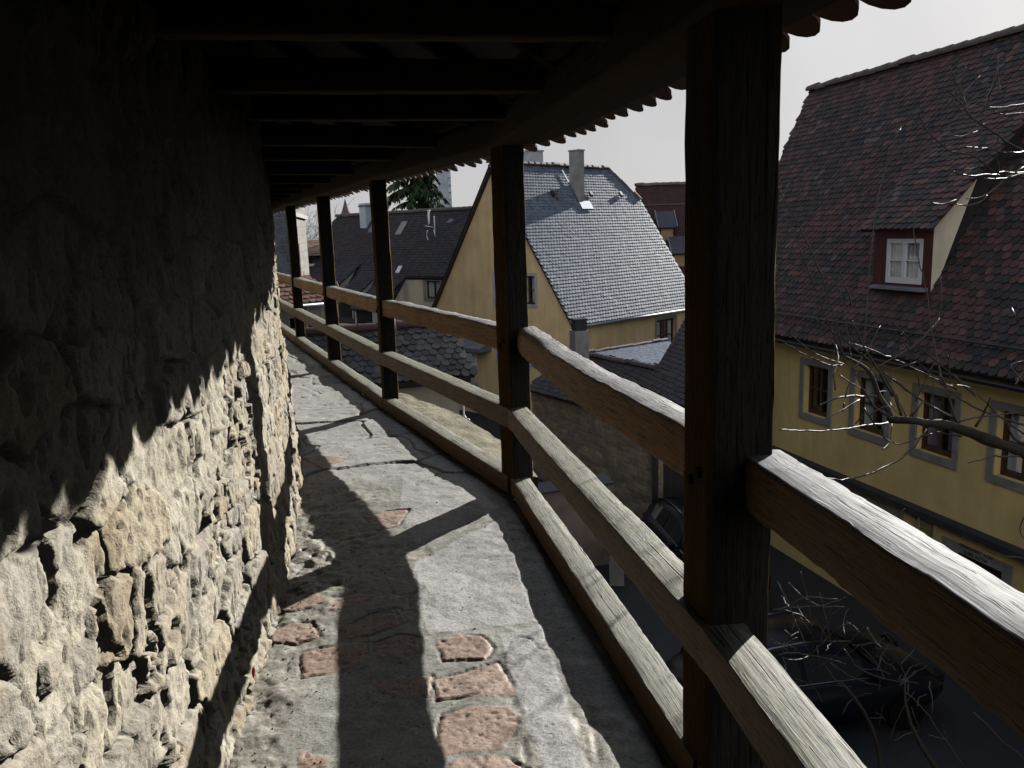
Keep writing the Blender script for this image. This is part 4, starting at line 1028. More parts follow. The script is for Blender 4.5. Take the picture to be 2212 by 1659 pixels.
p = l_hit(789, 486); m = MB(); m.box(p - Ld * .3 - Z * .3 - Ln * .45, Ld * .52, Ln * .62, Z * 1.42); lc = m.build('chimney', m_plain('pale_blue_chimney', (.5, .55, .6), .75, .2, 3), lefth)
m = MB(); m.box(p - Ld * .34 + Z * .95 - Ln * .49, Ld * .60, Ln * .70, Z * .07); m.build('chimney_cap', M['zinc'], lc)
p = l_hit(808, 505, .07); m = MB(); m.prism([p, p + Ld * .5, p + Ld * .5 + LS * .8, p + LS * .8], Z * .05); m.build('skylight', M['zinc'], lr)
p = l_hit(866, 510, .07); m = MB(); m.prism([p, p + Ld * .42, p + Ld * .42 + LS * .78, p + LS * .78], Z * .06); m.build('skylight', m_plain('dusty_rooflight', (.3, .27, .25), .5, .2, 3), lr)
p = l_hit(862, 593, .07); m = MB(); m.prism([p, p + Ld * .25, p + Ld * .25 + LS * .36, p + LS * .36], Z * .06); m.build('skylight', M['whitepaint'], lr)
p = l_hit(974, 484, .07); m = MB(); m.prism([p, p + Ld * .3, p + Ld * .12 + LS * .2, p - Ld * .1 + LS * .15], Z * .04); m.build('skylight', M['zinc'], lr)
p = l_hit(927, 484); m = MB(); m.tube([p - Z * .2, p + Z * .62], [.06, .06], 10); m.tube([p + Z * .62, p + Z * .68], [.085, .085], 10); m.build('vent_pipe', M['whitepaint'], lr)
p = l_hit(940, 512); m = MB(); m.tube([p, p + Z * 1.0], [.03, .03], 6); m.tube([p + Z * .45, p + Z * .55 + Ln * .35 + Ld * .3], [.02, .02], 6)
ang = np.linspace(-2.4, .6, 10); m.tube([p + Ld * (.45 * math.cos(t_)) + Z * (.1 + .42 * math.sin(t_)) + Ln * .12 for t_ in ang], [.022] * 10, 6); m.tube([p + Ld * -.05 + Z * .35 + Ln * .12, p + Ld * -.2 + Z * .02 + Ln * .2], [.018, .018], 6); m.build('aerial', M['whitepaint'], lr)
m = MB()
u_d = px_l(876, 640)[0]; m.tube([lp(u_d, LZ - .1, .1), lp(u_d, LZ - 5, .1)], [.055, .055], 8); m.build('downpipe', m_plain('pink_grey_pipe', (.42, .36, .34), .6, .1, 4), lefth)
# three shed dormers low on the catslide roof
for k, (x, y, wd) in enumerate(((722, 668, 1.25), (764, 690, 1.2), (808, 712, 1.3))):
    b = l_hit(x, y); 
    fz = .95
    m = MB()
    top_f = b + Z * fz; back = b + LS * 2.4 + Z * .02
    for s_ in (0, 1): m.prism([b + Ld * wd * s_ - Z * .1, top_f + Ld * wd * s_, back + Ld * wd * s_], Ld * (.06 if s_ == 0 else -.06))
    dmo = m.build('dormer', M['white_plaster'], lefth)
    m = MB(); m.box(b + Ld * .06 - Z * .1 - Ln * .04, Ld * (wd - .12), Z * (fz + .04), Ln * -.05); m.build('dormer_front', M['blackwood'], dmo)
    D0 = top_f + Ln * .22 - Z * .03; DSx = unit(back + Z * .05 - top_f)
    m = MB(); roof_plane(m, D0, Ld, DSx, [(-.12, 0), (wd + .12, 0), (wd + .12, 2.3), (-.12, 2.3)], .07); tiles(m, D0, Ld, DSx, [(-.12, 0), (wd + .12, 0), (wd + .12, 2.3), (-.12, 2.3)], .18, .16, .03, 40 + k); m.build('dormer_roof', M['t_left'], dmo)

# ---------------- little shed with mossy tiles right below the walk -----------------------
a = R(70); SO = on_y(1026.5, 808.8, 16.5); SZ = SO[2]; SO[2] = 0
Sd = A(math.sin(a), math.cos(a), 0); Sn = A(Sd[1], -Sd[0], 0)
sp = lambda u, z, n=0.0: SO + Sd * u + Z * z + Sn * n
shed = thing('tiled_shed', SO + Z * ZS, 'small shed with a mossy dark beaver tail roof and pale wall, just below the railing', 'shed')
PS = R(42); SS = A(*(-Sn * math.cos(PS))[:2], math.sin(PS)); SE = sp(0, SZ, .0)
m = MB(); m.box(sp(-4.2, ZS, -.22), Sd * 3.9, Z * (SZ - ZS - .02), Sn * -1.7); m.add([sp(-.3, SZ - .02, -.22), sp(-.3, SZ - .02, -1.92), sp(-.3, SZ + .66, -1.0)], [[0, 1, 2]]); m.build('wall', M['cream'], shed)
m = MB(); roof_plane(m, SE, Sd, SS, [(-4.5, 0), (0, 0), (-.12, 1.42), (-4.5, 1.42)], .1); m.quad(SE + Sd * -4.5 + SS * 1.42, SE + Sd * -.12 + SS * 1.42, sp(-.05, SZ, -2.15), sp(-4.5, SZ, -2.15)); so = m.build('roof', M['blackwood'], shed)
m = MB(); tiles(m, SE, Sd, SS, [(-4.5, -.03), (.03, -.03), (-.10, 1.42), (-4.5, 1.42)], .172, .15, .036, 51, .018, 0, 1.8); m.build('roof_tiles', M['t_shed'], so)
m = MB(); ridge_caps(m, SE + Sd * -.05 + SS * 1.42 + Z * .02, SE + Sd * -4.5 + SS * 1.42 + Z * .02, .10, .40); m.build('ridge_tiles', M['ridge_red'], so)
m = MB(); m.box(sp(-4.4, SZ - .14, -.05), Sd * 4.3, Z * .12, Sn * .08); m.build('fascia', M['blackwood'], shed)
m = MB(); m.box(sp(-3.8, ZS, -.205), Sd * 3.4, Z * (SZ - ZS - .95), Sn * -.02 + Sn * .03); m.build('door', M['blackwood'], shed)
m = MB(); c0 = on_y(1000, 862, 16.45); m.tube([c0 + Z * .5, c0, c0 - Z * .32, c0 - Z * .40 + A(.05, -.05, 0), c0 - Z * .42 + A(.12, -.1, 0)], [.022] * 5, 8); m.build('downpipe', M['whitepaint'], shed)
m = MB()
for x0, y0, x1, y1 in ((1017, 0, 0, 0),): pass
p0 = on_plane(857, 718, SE, np.cross(Sd, SS)); m.tube([p0, p0 + Z * .42 - Sd * .05], [.012, .012], 6); m.build('aerial', M['whitepaint'], so)

# ---------------- tiled annexe left of the right house ------------------------------------------
a = R(-12); XO = on_y(1385.6, 835.5, 24); XZ = XO[2]; XO[2] = 0
Xd = A(math.sin(a), math.cos(a), 0); Xn = A(-Xd[1], Xd[0], 0)
annex = thing('tiled_annexe', XO + Z * ZS, 'low ochre annexe with a dark hipped tile roof behind the nearest post', 'annexe')
xp = lambda u, z, n=0.0: XO + Xd * u + Z * z + Xn * n
PX = R(44); XS = A(*(-Xn * math.cos(PX))[:2], math.sin(PX)); XE = xp(0, XZ, .0); XN = np.cross(Xd, XS)
us_ = lambda P: ((P - XE) @ Xd, (P - XE) @ XS)
dark = [us_(on_plane(x, y, XE, XN)) for x, y in ((1263, 766), (1416, 797), (1482, 688), (1530, 610))]
dark = [(dark[0][0] - .2, 0)] + dark + [(-4.7, dark[3][1]), (-4.7, 0)]
m = MB(); roof_plane(m, XE, Xd, XS, dark, .1)
Ah, Bh = on_plane(1263, 766, XE, XN), on_plane(1416, 797, XE, XN); Ch = on_z(1438, 738, Ah[2]); Dh = Bh + unit(Ch - Ah) * 1.2
Dh = Bh + (Ch - Ah) * .55
m.prism([Ah, Bh, Dh, Ch], Z * -.08); m.quad(Ah, Ch, Ch - Z * 2 + Md * 1.4, Ah - Z * 2 + Md * 1.4); xr = m.build('roof', M['tile_deck'], annex)
m = MB(); tiles(m, XE, Xd, XS, dark, .172, .152, .034, 61); m.build('roof_tiles', M['t_left'], xr)
U2 = unit(Ch - Ah); N2 = unit(np.cross(Ch - Ah, Bh - Ah)); N2 = N2 if N2[2] > 0 else -N2; S2 = unit(np.cross(N2, U2)); S2 = S2 if S2[2] > 0 else -S2
u2 = lambda P: ((P - Bh) @ U2, (P - Bh) @ S2)
m = MB(); tiles(m, Bh, U2, S2, [u2(Ah), u2(Ch), u2(Dh), u2(Bh)], .18, .16, .034, 62); m.build('roof_tiles', M['t_mid'], xr)
m = MB(); ridge_caps(m, Ah + Z * .03, Ch + Z * .03, .11, .4); ridge_caps(m, Ah + Z * .03, Bh + Z * .03, .10, .4); m.build('ridge_tiles', M['ridge'], xr)
m = MB(); m.quad(xp(-4.6, ZS, -.15), xp(3.0, ZS, -.15), xp(3.0, XZ, -.15), xp(-4.6, XZ, -.15)); m.quad(xp(3.0, ZS, -.15), xp(3.0, ZS, -2.2), xp(3.0, XZ, -2.2), xp(3.0, XZ, -.15)); m.quad(xp(3.0, ZS, -2.2), xp(-4.6, ZS, -2.2), xp(-4.6, XZ, -2.2), xp(3.0, XZ, -2.2)); m.add([xp(-4.6, ZS, -2.2), xp(-4.6, ZS, -.15), xp(-4.6, XZ, -.15), xp(-4.6, XZ + 1.9, -2.2)], [[0, 1, 2, 3]]); m.build('wall', M['ytight'], annex)
m = MB(); m.tube([xp(-4.7, XZ - .06, .05), xp(2.2, XZ - .06, .05)], [.06, .06], 8); m.build('gutter', M['darkmetal'], annex)
q = on_y(1244, 770, 27.2); w_ = .56
m = MB(); m.box(q - Z * 1.6 + A(0, .1, 0), A(.46, .16, 0) * 1.0, A(-.16, .5, 0), Z * (1.6 + .82)); xc = m.build('chimney', M['concrete'], annex)
m = MB(); m.box(q + Z * .82 + A(.03, .16, 0), A(.38, .13, 0), A(-.12, .38, 0), Z * .34); m.box(q + Z * 1.16 + A(.0, .12, 0), A(.44, .15, 0), A(-.14, .46, 0), Z * .06); m.build('chimney_pot', M['darkmetal'], xc)

# ---------------- garden walls, gate, gatepost ---------------------------------------------------
def masonry_wall(name, a, b, z0a, z1a, z1b, th, mat, coping=None, **lab):
    a, b = A(*a, 0), A(*b, 0); d = unit(b - a); n = A(d[1], -d[0], 0); n = n if n[1] < 0 else -n; L = np.linalg.norm(b - a)
    root = thing(name, (a + b) / 2 + Z * z0a, lab['label'], lab['cat']); m = MB(); nu, nv = max(2, int(L / .12)), 24
    U_, V_ = np.meshgrid(np.linspace(0, L, nu), np.linspace(0, 1, nv), indexing='ij'); top = z1a + (z1b - z1a) * U_ / L; zz = z0a + (top - z0a) * V_
    dd = .03 * fbm(U_ * 3.1, zz * 4.2, 300, 3)
    P = a + U_[..., None] * d + Z * zz[..., None] + n * dd[..., None]
    I, J = np.meshgrid(np.arange(nu - 1), np.arange(nv - 1), indexing='ij'); I, J = I.ravel(), J.ravel()
    uvw = np.stack([U_, zz, np.zeros_like(U_)], -1).reshape(-1, 3)
    m.add(P.reshape(-1, 3), np.stack([I * nv + J, (I + 1) * nv + J, (I + 1) * nv + J + 1, I * nv + J + 1], 1), 0, True, uvw=uvw)
    body = [a - n * .04, b - n * .04, b - n * th, a - n * th]
    V = [p + Z * z0a for p in body] + [body[0] + Z * z1a, body[1] + Z * z1b, body[2] + Z * z1b, body[3] + Z * z1a]
    f = [[0, 1, 2, 3], [4, 5, 6, 7], [0, 1, 5, 4], [1, 2, 6, 5], [2, 3, 7, 6], [3, 0, 4, 7]]
    m.add(V, f, 0, False, uvw=np.array([[((p - a) @ d) + ((p - a) @ n), p[2], 0] for p in V]))
    w = m.build('wall', mat, root)
    if coping:
        c = MB(); e0, e1 = a + Z * z1a, b + Z * z1b
        if coping == 'tiles':
            dd = unit(e1 - e0); S_ = unit(-n * .8 + Z * .6); roof_plane(c, e0 + n * .12 - Z * .02, dd, S_, [(-.1, 0), (L + .1, 0), (L + .1, .5), (-.1, .5)], .05)
            tiles(c, e0 + n * .14, dd, S_, [(-.1, -.02), (L + .1, -.02), (L + .1, .5), (-.1, .5)], .18, .15, .03, 77); c.build('coping', M['t_left'], root)
        else:
            c.prism([e0 + n * .08 + Z * .004, e1 + n * .08 + Z * .004, e1 - n * (th + .08) + Z * .1, e0 - n * (th + .08) + Z * .1], Z * .035); c.build('coping', M['darkmetal'], root)
    return root
M['rubble_far'] = m_masonry('tan_rubble', (.40, .31, .20), (.27, .215, .155), (.33, .275, .20), .36, .15, 1.0)
gw0, gw1 = on_y(1149, 841, 26.0), on_y(1420, 927, 20.4)
masonry_wall('garden_wall', gw0[:2], gw1[:2], ZS, gw0[2], gw1[2] + .15, .4, M['rubble_far'], 'tiles', label='tan rubble stone garden wall with a tiled coping, below the apricot house', cat='wall')
masonry_wall('plaster_wall', (-.6, 17.6), (2.28, 18.6), ZS, -4.2, -4.2, .3, m_plaster('pinkish_plaster', (.26, .2, .16)), 'zinc', label='low brownish plaster wall with a zinc coping, seen beneath the middle rail', cat='wall')
gt = thing('gate', A(4.3, 20.6, ZS), 'black wooden gate beside the tan garden wall', 'gate')
g0 = A(*gw1[:2], ZS) + A(.05, .15, 0); gd = unit(A(1.0, -.18, 0)); gn = A(gd[1], -gd[0], 0)
for k in range(2):
    m = MB()
    for q in range(6): m.box(g0 + gd * (k * 1.02 + q * .166), gd * .158, Z * (2.75 + .02 * (q % 2)), gn * .04)
    m.box(g0 + gd * (k * 1.02) + Z * .4 + gn * .04, gd * .98, Z * .14, gn * .04); m.box(g0 + gd * (k * 1.02) + Z * 2.2 + gn * .04, gd * .98, Z * .14, gn * .04); m.build('gate_leaf', M['blackwood'], gt)
for q in (-.16, 2.06):
    m = MB(); m.box(g0 + gd * q, gd * .14, Z * 2.95, gn * .16); m.build('gate_jamb', M['blackwood'], gt)
gp_ = thing('gatepost', A(2.2, 17.5, ZS), 'short rough stone post at the end of the low plaster wall', 'gatepost')
m = MB(); m.prism([A(2.03, 17.36, ZS), A(2.35, 17.33, ZS), A(2.38, 17.65, ZS), A(2.06, 17.68, ZS)], Z * .72); m.build('shaft', M['sandstone'], gp_)
m = MB(); m.cbox(A(2.2, 17.5, ZS + .75), A(.2, .03, 0), A(-.03, .2, 0), Z * .05); m.build('cap', M['sandstone'], gp_)

# ---------------- tower, red roofed hut, far gallery at the left -----------------------------------------
M['tower_shaded'] = m_masonry('shaded_ashlar', (.12, .135, .16), (.07, .08, .10), (.16, .165, .17), .62, .26)  # tower faces away from the sun: shade put into the stone colour
M['tower_lit'] = m_masonry('sunlit_ashlar', (.42, .40, .36), (.34, .33, .31), (.40, .39, .36), .5, .26)  # sun-facing side of the tower: sunlight put into the stone colour
tow = thing('stone_tower', A(-6.6, 24.5, ZS), 'tall dark block tower at the far end of the wall walk, sunlit on one side', 'tower')
def block_panel(m, o, d, n, L, z0, z1, off=0.0, mi=0):
    V = [o + Z * z0, o + d * L + Z * z0, o + d * L + Z * z1, o + Z * z1]; V = [np.asarray(v) for v in V]
    f = [0, 1, 2, 3]; f = f if np.dot(np.cross(V[1] - V[0], V[2] - V[0]), n) > 0 else f[::-1]
    m.add(V, [f], mi, False, uvw=[[0, z0, off], [L, z0, off], [L, z1, off], [0, z1, off]])
tc = A(-6.12, 24.0, 0); tdx = A(-.97, .22, 0); tdy = A(-.16, .987, 0)
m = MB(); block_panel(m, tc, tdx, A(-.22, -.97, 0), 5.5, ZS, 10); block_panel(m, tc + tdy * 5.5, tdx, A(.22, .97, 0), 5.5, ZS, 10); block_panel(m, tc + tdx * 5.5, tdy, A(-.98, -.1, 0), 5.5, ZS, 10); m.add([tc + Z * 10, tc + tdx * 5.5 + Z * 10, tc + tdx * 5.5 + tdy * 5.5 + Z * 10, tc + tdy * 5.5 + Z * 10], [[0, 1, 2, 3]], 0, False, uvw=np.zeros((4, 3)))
m.build('wall', M['tower_shaded'], tow)
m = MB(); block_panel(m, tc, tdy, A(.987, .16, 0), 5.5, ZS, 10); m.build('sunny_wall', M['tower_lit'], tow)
m = MB()
for k in range(52):
    z = ZS + k * .31; L_ = .42 if k % 2 else .26
    m.box(tc + Z * z + tdx * (L_ * .25) - tdy * .02, -tdx * (L_ * .25 + .03), tdy * (.68 - L_), Z * .285)
m.build('quoins', m_plain('pale_quoins', (.44, .43, .41), .9, .3, 2), tow)
for q, z, w_, h_ in ((1.2, .3, .55, 1.2), (1.5, -2.6, .12, 1.6)):
    m = MB(); m.box(tc + tdy * q + Z * z, -tdx * .04, tdy * w_, Z * h_); m.build('slit', M['inside'], tow)
m = MB()
for z in (.15, -1.95, 2.3): m.box(tc + tdy * .1 + Z * z, -tdx * .10, tdy * 5.3, Z * .12)
m.build('string_course', m_plain('white_string_course', (.5, .5, .48), .9, .2, 2), tow)
hut = thing('red_roofed_hut', A(-5.3, 21.4, ZS), 'small pale hut with a sunlit red tile roof in front of the stone tower', 'hut')
ha = R(52); Hd = A(math.sin(ha), math.cos(ha), 0); Hn = A(Hd[1], -Hd[0], 0)
HO = on_y(640, 656, 20.6); HZ = HO[2]; HO[2] = 0; hp = lambda u, z, n=0.0: HO + Hd * u + Z * z + Hn * n
m = MB(); wall_panel(m, HO, Hd, Hn, [(-2.4, ZS), (.65, ZS), (.65, HZ), (-2.4, HZ)], [(-.2, .0, HZ - 1.15, HZ - .35), (.2, .4, HZ - 1.15, HZ - .35)], .2)
m.quad(hp(.65, ZS), hp(.65, ZS, -.6), hp(.65, HZ + .5, -.6), hp(.65, HZ)); m.quad(hp(-2.4, ZS, -.6), hp(-2.4, ZS), hp(-2.4, HZ), hp(-2.4, HZ + .5, -.6)); m.quad(hp(.65, ZS, -.6), hp(-2.4, ZS, -.6), hp(-2.4, HZ + .5, -.6), hp(.65, HZ + .5, -.6)); m.build('wall', m_plaster('sandy_plaster', (.56, .51, .42)), hut)
m = MB(); m.box(hp(-2.3, ZS, -.3), Hd * 2.9, Z * (HZ - ZS - .1), Hn * -.05); m.build('room_lining', M['inside'], hut)
HS = A(*(-Hn * .8)[:2], .6); m = MB(); roof_plane(m, hp(0, HZ, .15), Hd, HS, [(-2.5, 0), (.75, 0), (.75, 1.0), (-2.5, 1.0)], .08); hr = m.build('roof', M['tile_deck'], hut)
m = MB(); tiles(m, hp(0, HZ, .15), Hd, HS, [(-2.5, 0), (.75, 0), (.75, 1.0), (-2.5, 1.0)], .18, .16, .034, 71); m.build('roof_tiles', M['t_red'], hr)
m = MB(); m.tube([hp(-2.5, HZ - .05, .22), hp(.8, HZ - .05, .22)], [.05, .05], 8); m.tube([hp(.2, HZ - .08, .2), hp(.2, HZ - .35, .06), hp(.2, ZS, .06)], [.04] * 3, 8); m.build('gutter', M['zinc'], hut)
ph = thing('pale_house', A(-7.6, 33, ZS), 'sunlit cream house wall partly hidden behind the red roofed hut', 'house')
m = MB(); q = on_y(668, 672, 31); o_ = A(q[0] - .3, 31, 0); m.box(o_ + Z * ZS, A(1.3, .25, 0), A(-.6, 3, 0), Z * (q[2] - ZS + .2)); m.build('wall', M['cream'], ph)
m = MB(); o2 = o_ + Z * (q[2] + .2); m.prism([o2 + A(-.15, -.15, 0), o2 + A(1.45, .15, 0), o2 + A(1.1, 1.5, .75), o2 + A(-.5, 1.3, .75)], Z * .07); m.prism([o2 + A(-.9, 3.2, 0), o2 + A(.9, 3.4, 0), o2 + A(1.1, 1.5, .75), o2 + A(-.5, 1.3, .75)], Z * .07); m.build('roof', M['t_red'], ph)
fg = thing('far_gallery', A(-10, 45, ZS), 'distant wooden gallery with a tan tiled roof and pale rails beside the tower', 'gallery')
q = lambda x, y: on_y(x, y, 45)
z_ = lambda y: on_y(675, y, 45)[2]
m = MB(); m.box(A(-12, 45.3, ZS), A(5, .4, 0), A(0, .6, 0), Z * (z_(600) - ZS)); m.build('wall', m_plain('far_stone', (.2, .19, .18), .9, .4, 1.5), fg)
m = MB(); m.prism([A(-12, 44.6, z_(552)), A(-7, 45, z_(552)), A(-7, 47, z_(524)), A(-12, 46.6, z_(524))], Z * .1); tiles(m, A(-12, 44.6, z_(552) + .1), A(5, .4, 0), A(0, 2, z_(524) - z_(552)), [(0, 0), (5, 0), (5, 2.1), (0, 2.1)], .2, .17, .03, 81); m.build('roof', m_tiles('tan_far_tiles', [(.32, .2, .14), (.24, .16, .12), (.36, .25, .19)], .3, .8), fg)
m = MB()
for y in (575, 586, 598): m.box(A(-12, 44.9, z_(y)), A(5, .4, 0), A(0, .1, 0), Z * .13)
for k in range(6): m.box(A(-11.8 + k * .9, 44.95 + k * .07, z_(600)), A(.13, 0, 0), A(0, .1, 0), Z * (z_(552) - z_(600)))
m.build('rails', m_plain('pale_beams', (.5, .46, .38), .8, .2, 3), fg)
m = MB(); m.box(A(-12, 46.2, z_(600)), A(5, .4, 0), A(0, .1, 0), Z * (z_(552) - z_(600))); m.build('back_wall', M['blackwood'], fg)

# ---------------- far roofs and towers against the sky ------------------------------------------------------
ch_ = thing('red_roofed_hall', A(14, 62, ZS), 'big dull red roof with two dormers behind the silver grey roof', 'house')
zz = lambda x, y, Y=60: on_y(x, y, Y)
c0, c1 = zz(1374, 402), zz(1490, 394); cd = unit(c1 - c0); cd[2] = 0; cd = unit(cd); cn = A(cd[1], -cd[0], 0); cl = c0 + Z * 0
PC = R(52); CS = A(*(-cn * math.cos(PC))[:2], math.sin(PC)); SLc = 9.2; CE = c0 - CS * SLc
m = MB(); roof_plane(m, CE, cd, CS, [(0, 0), (16, 0), (16, SLc), (0, SLc)], .15); m.quad(c0, c0 + cd * 16, c0 + cd * 16 - cn * 5.6 - Z * 7.2, c0 - cn * 5.6 - Z * 7.2); cr_ = m.build('roof', M['tile_deck'], ch_)
m = MB(); tiles(m, CE, cd, CS, [(0, 0), (16, 0), (16, SLc), (0, SLc)], .22, .19, .035, 91); m.build('roof_tiles', M['t_church'], cr_)
m = MB(); ridge_caps(m, c0 + Z * .05, c0 + cd * 16 + Z * .05, .16, .5); p = c0 - CS * 1.75 + cn * .08; m.tube([p, p + cd * 16], [.05, .05], 6); m.build('ridge_tiles', M['ridge'], cr_)
m = MB(); b0 = CE - Z * .1 - cn * .3; m.box(b0, cd * 16, -cn * 10.2, Z * (ZS - b0[2])); m.add([b0, b0 - cn * 10.9, c0 - Z * .2], [[0, 1, 2]]); m.build('wall', M['ytight'], ch_)
for k, (x, y, w_) in enumerate(((1425, 521, 1.0), (1453, 577, 1.25))):
    P = on_plane(x, y, CE, np.cross(cd, CS)); m = MB(); fz = .9
    for s_ in (0, 1): m.prism([P + cd * w_ * s_ - Z * .2, P + cd * w_ * s_ + Z * fz, P + cd * w_ * s_ + Z * fz - cn * 1.2, ], cd * (.08 if s_ == 0 else -.08))
    m.box(P - Z * .2, cd * w_, -cn * .08, Z * (fz + .2)); dmo = m.build('dormer', m_plain('ochre_dormer_front', (.3, .2, .11), .9, .3, 2), ch_)
    T0 = P + Z * fz + cn * .3; TS = unit(-cn * 1.0 + Z * .85)
    m = MB(); roof_plane(m, T0, cd, TS, [(-.15, 0), (w_ + .15, 0), (w_ + .15, 1.7), (-.15, 1.7)], .08); m.build('dormer_roof', m_plain('blue_slate', (.045, .042, .058), .6, .3, 2), dmo)
    m = MB()
    for uu in (-.15, w_ + .15): m.bar(T0 + cd * uu + Z * .08, T0 + cd * uu + TS * 1.7 + Z * .08, .05, .05)
    m.build('flashing', M['zinc'], dmo)
for x, y in ((1413, 473), (1417, 473), (1433, 471), (1438, 471)):
    m = MB(); P = on_plane(x, y, CE, np.cross(cd, CS)); m.box(P, cd * .13, cn * .1, Z * .42); m.build('roof_vent', M['zinc'], cr_)
gtw = thing('grey_tower', A(-7.3, 90, ZS), 'pale grey church tower rising behind the conifer', 'tower')
x0, x1 = on_y(944, 420, 90)[0], on_y(975, 420, 90)[0]
m = MB(); m.box(A(x0, 90, ZS), A(x1 - x0, .15, 0), A(0, x1 - x0, 0), Z * 18); 
gts = m.build('shaft', m_plain('distant_ashlar', (.36, .40, .43), .95, .3, .9), gtw)
m = MB()
for z in np.arange(0, 11.5, .75): m.box(A(x1 - .30, 89.97, z), A(.33, 0, 0), A(0, .3, 0), Z * .4)
m.build('quoins', m_plain('distant_quoins', (.42, .46, .49), .95, .2, 1), gtw)
cap = A((x0 + x1) / 2, 90.8, 15.5); m = MB(); q = [A(x0 - .2, 89.8, 11.8), A(x1 + .2, 89.8, 11.8), A(x1 + .2, 91.8, 11.8), A(x0 - .2, 91.8, 11.8)]; m.add(q + [cap], [[0, 1, 4], [1, 2, 4], [2, 3, 4], [3, 0, 4]]); m.build('spire', M['t_church'], gtw)
tt = thing('timber_turret', A(-14, 66, ZS), 'weathered brown turret top behind the dark roof, left of the pale chimney', 'turret')
p0, p1, pt = on_y(735, 474, 66), on_y(757, 474, 66), on_y(743, 436, 66)
m = MB(); w_ = p1[0] - p0[0]; m.box(A(p0[0] + .08, 66.05, ZS), A(w_ - .16, 0, 0), A(0, w_ - .16, 0), Z * (p0[2] - ZS)); m.build('wall', M['plank'], tt)
q = [A(p0[0], 66, p0[2]), A(p1[0], 66, p0[2]), A(p1[0], 66 + w_, p0[2]), A(p0[0], 66 + w_, p0[2])]; ap = A((p0[0] + p1[0]) / 2, 66 + w_ / 2, pt[2] + .3)
m = MB(); m.add(q + [ap], [[0, 1, 4], [1, 2, 4], [2, 3, 4], [3, 0, 4], [3, 2, 1, 0]]); m.build('roof', m_plain('brown_shingles', (.14, .1, .085), .9, .4, 2.5), tt)

# ---------------- trees ---------------------------------------------------------------------------------------------
M['bark'] = m_plain('grey_bark', (.075, .06, .052), .48, .4, 14, .5)
M['branch'] = m_plain('mossy_branch', (.045, .037, .026), .8, .5, 10, .3)
def grow(m, p, d, L, r, depth, g, spread=.55, buds=False):
    n = 5; P = [np.array(p)]; dd = unit(d)
    for k in range(n):
        dd = unit(dd + g.normal(0, .13, 3) + Z * .03); P.append(P[-1] + dd * L / n)
    m.tube(P, np.linspace(r, r * .55, n + 1), 5 if depth > 1 else 4, smooth=True)
    if depth == 0: return
    for k in range(3 if depth > 1 else 4):
        i = g.integers(2, n + 1); v = unit(dd + g.normal(0, spread, 3)); grow(m, P[i], v, L * g.uniform(.55, .8), r * .55, depth - 1, g, spread)
for k, (x, Y, lab) in enumerate(((672, 72, 'bare pale tree beyond the far gallery, between two posts'), (690, 82, 'bare tree behind the far gallery, half hidden by a post'), (728, 78, 'bare tree top showing between the dark roof and the eave'), (655, 90, 'farthest bare tree beside the sunny tower edge'))):
    b = on_y(x, 560, Y); b[2] = ZS; root = thing('bare_tree', b, lab, 'tree', 'bare trees beyond the far gallery'); g = np.random.default_rng(100 + k)
    m = MB(); m.tube([b, b + Z * 3.2], [.22, .16], 8); m.build('trunk', M['branch'], root)
    m = MB()
    for q in range(6): grow(m, b + Z * g.uniform(2.6, 3.2), A(g.normal(0, .35), g.normal(0, .35), 1), g.uniform(3.6, 4.6), .085, 3, g, .5)
    m.build('crown', m_plain('pale_far_twigs', (.30, .31, .30), .8, .2, 2), root)
# conifer
b = A(-6.2, 57, ZS); con = thing('conifer', b, 'dark green conifer with drooping boughs rising behind the dark roof', 'tree')
g = np.random.default_rng(9); m = MB(); m.tube([b, b + Z * 9, b + Z * 17], [.3, .2, .04], 8); m.build('trunk', M['branch'], con)
m = MB(); NB = []
for k in range(230):
    z = g.uniform(5.5, 16.5); az = g.uniform(0, 6.283); L = (17.5 - z) * .27 * g.uniform(.6, 1.1) + .5; d = A(math.cos(az), math.sin(az), 0)
    P = np.array([b + Z * z + d * L * q + Z * (-.42 * L * q * q + .06 * L * q) for q in np.linspace(0, 1, 6)]); m.tube(P, np.linspace(.035, .01, 6), 4)
    for q in range(60):
        f_ = g.uniform(.1, 1); p = b + Z * z + d * L * f_ + Z * (-.42 * L * f_ * f_ + .06 * L * f_) ; s_ = np.cross(d, Z) * g.choice([-1, 1]); v = unit(s_ * g.uniform(.1, .8) + d * .4 - Z * g.uniform(.5, 1.3)); ln = g.uniform(.25, .75); wv = unit(np.cross(v, g.normal(0, 1, 3))) * g.uniform(.03, .07)
        m.add([p - wv, p + wv, p + v * ln * .6 + wv * 1.3, p + v * ln, p + v * ln * .6 - wv * 1.3], [[0, 1, 2, 3, 4]], 0)
m.build('crown', m_plain('spruce_needles', (.03, .055, .02), .7, .5, 1.2, .3), con)
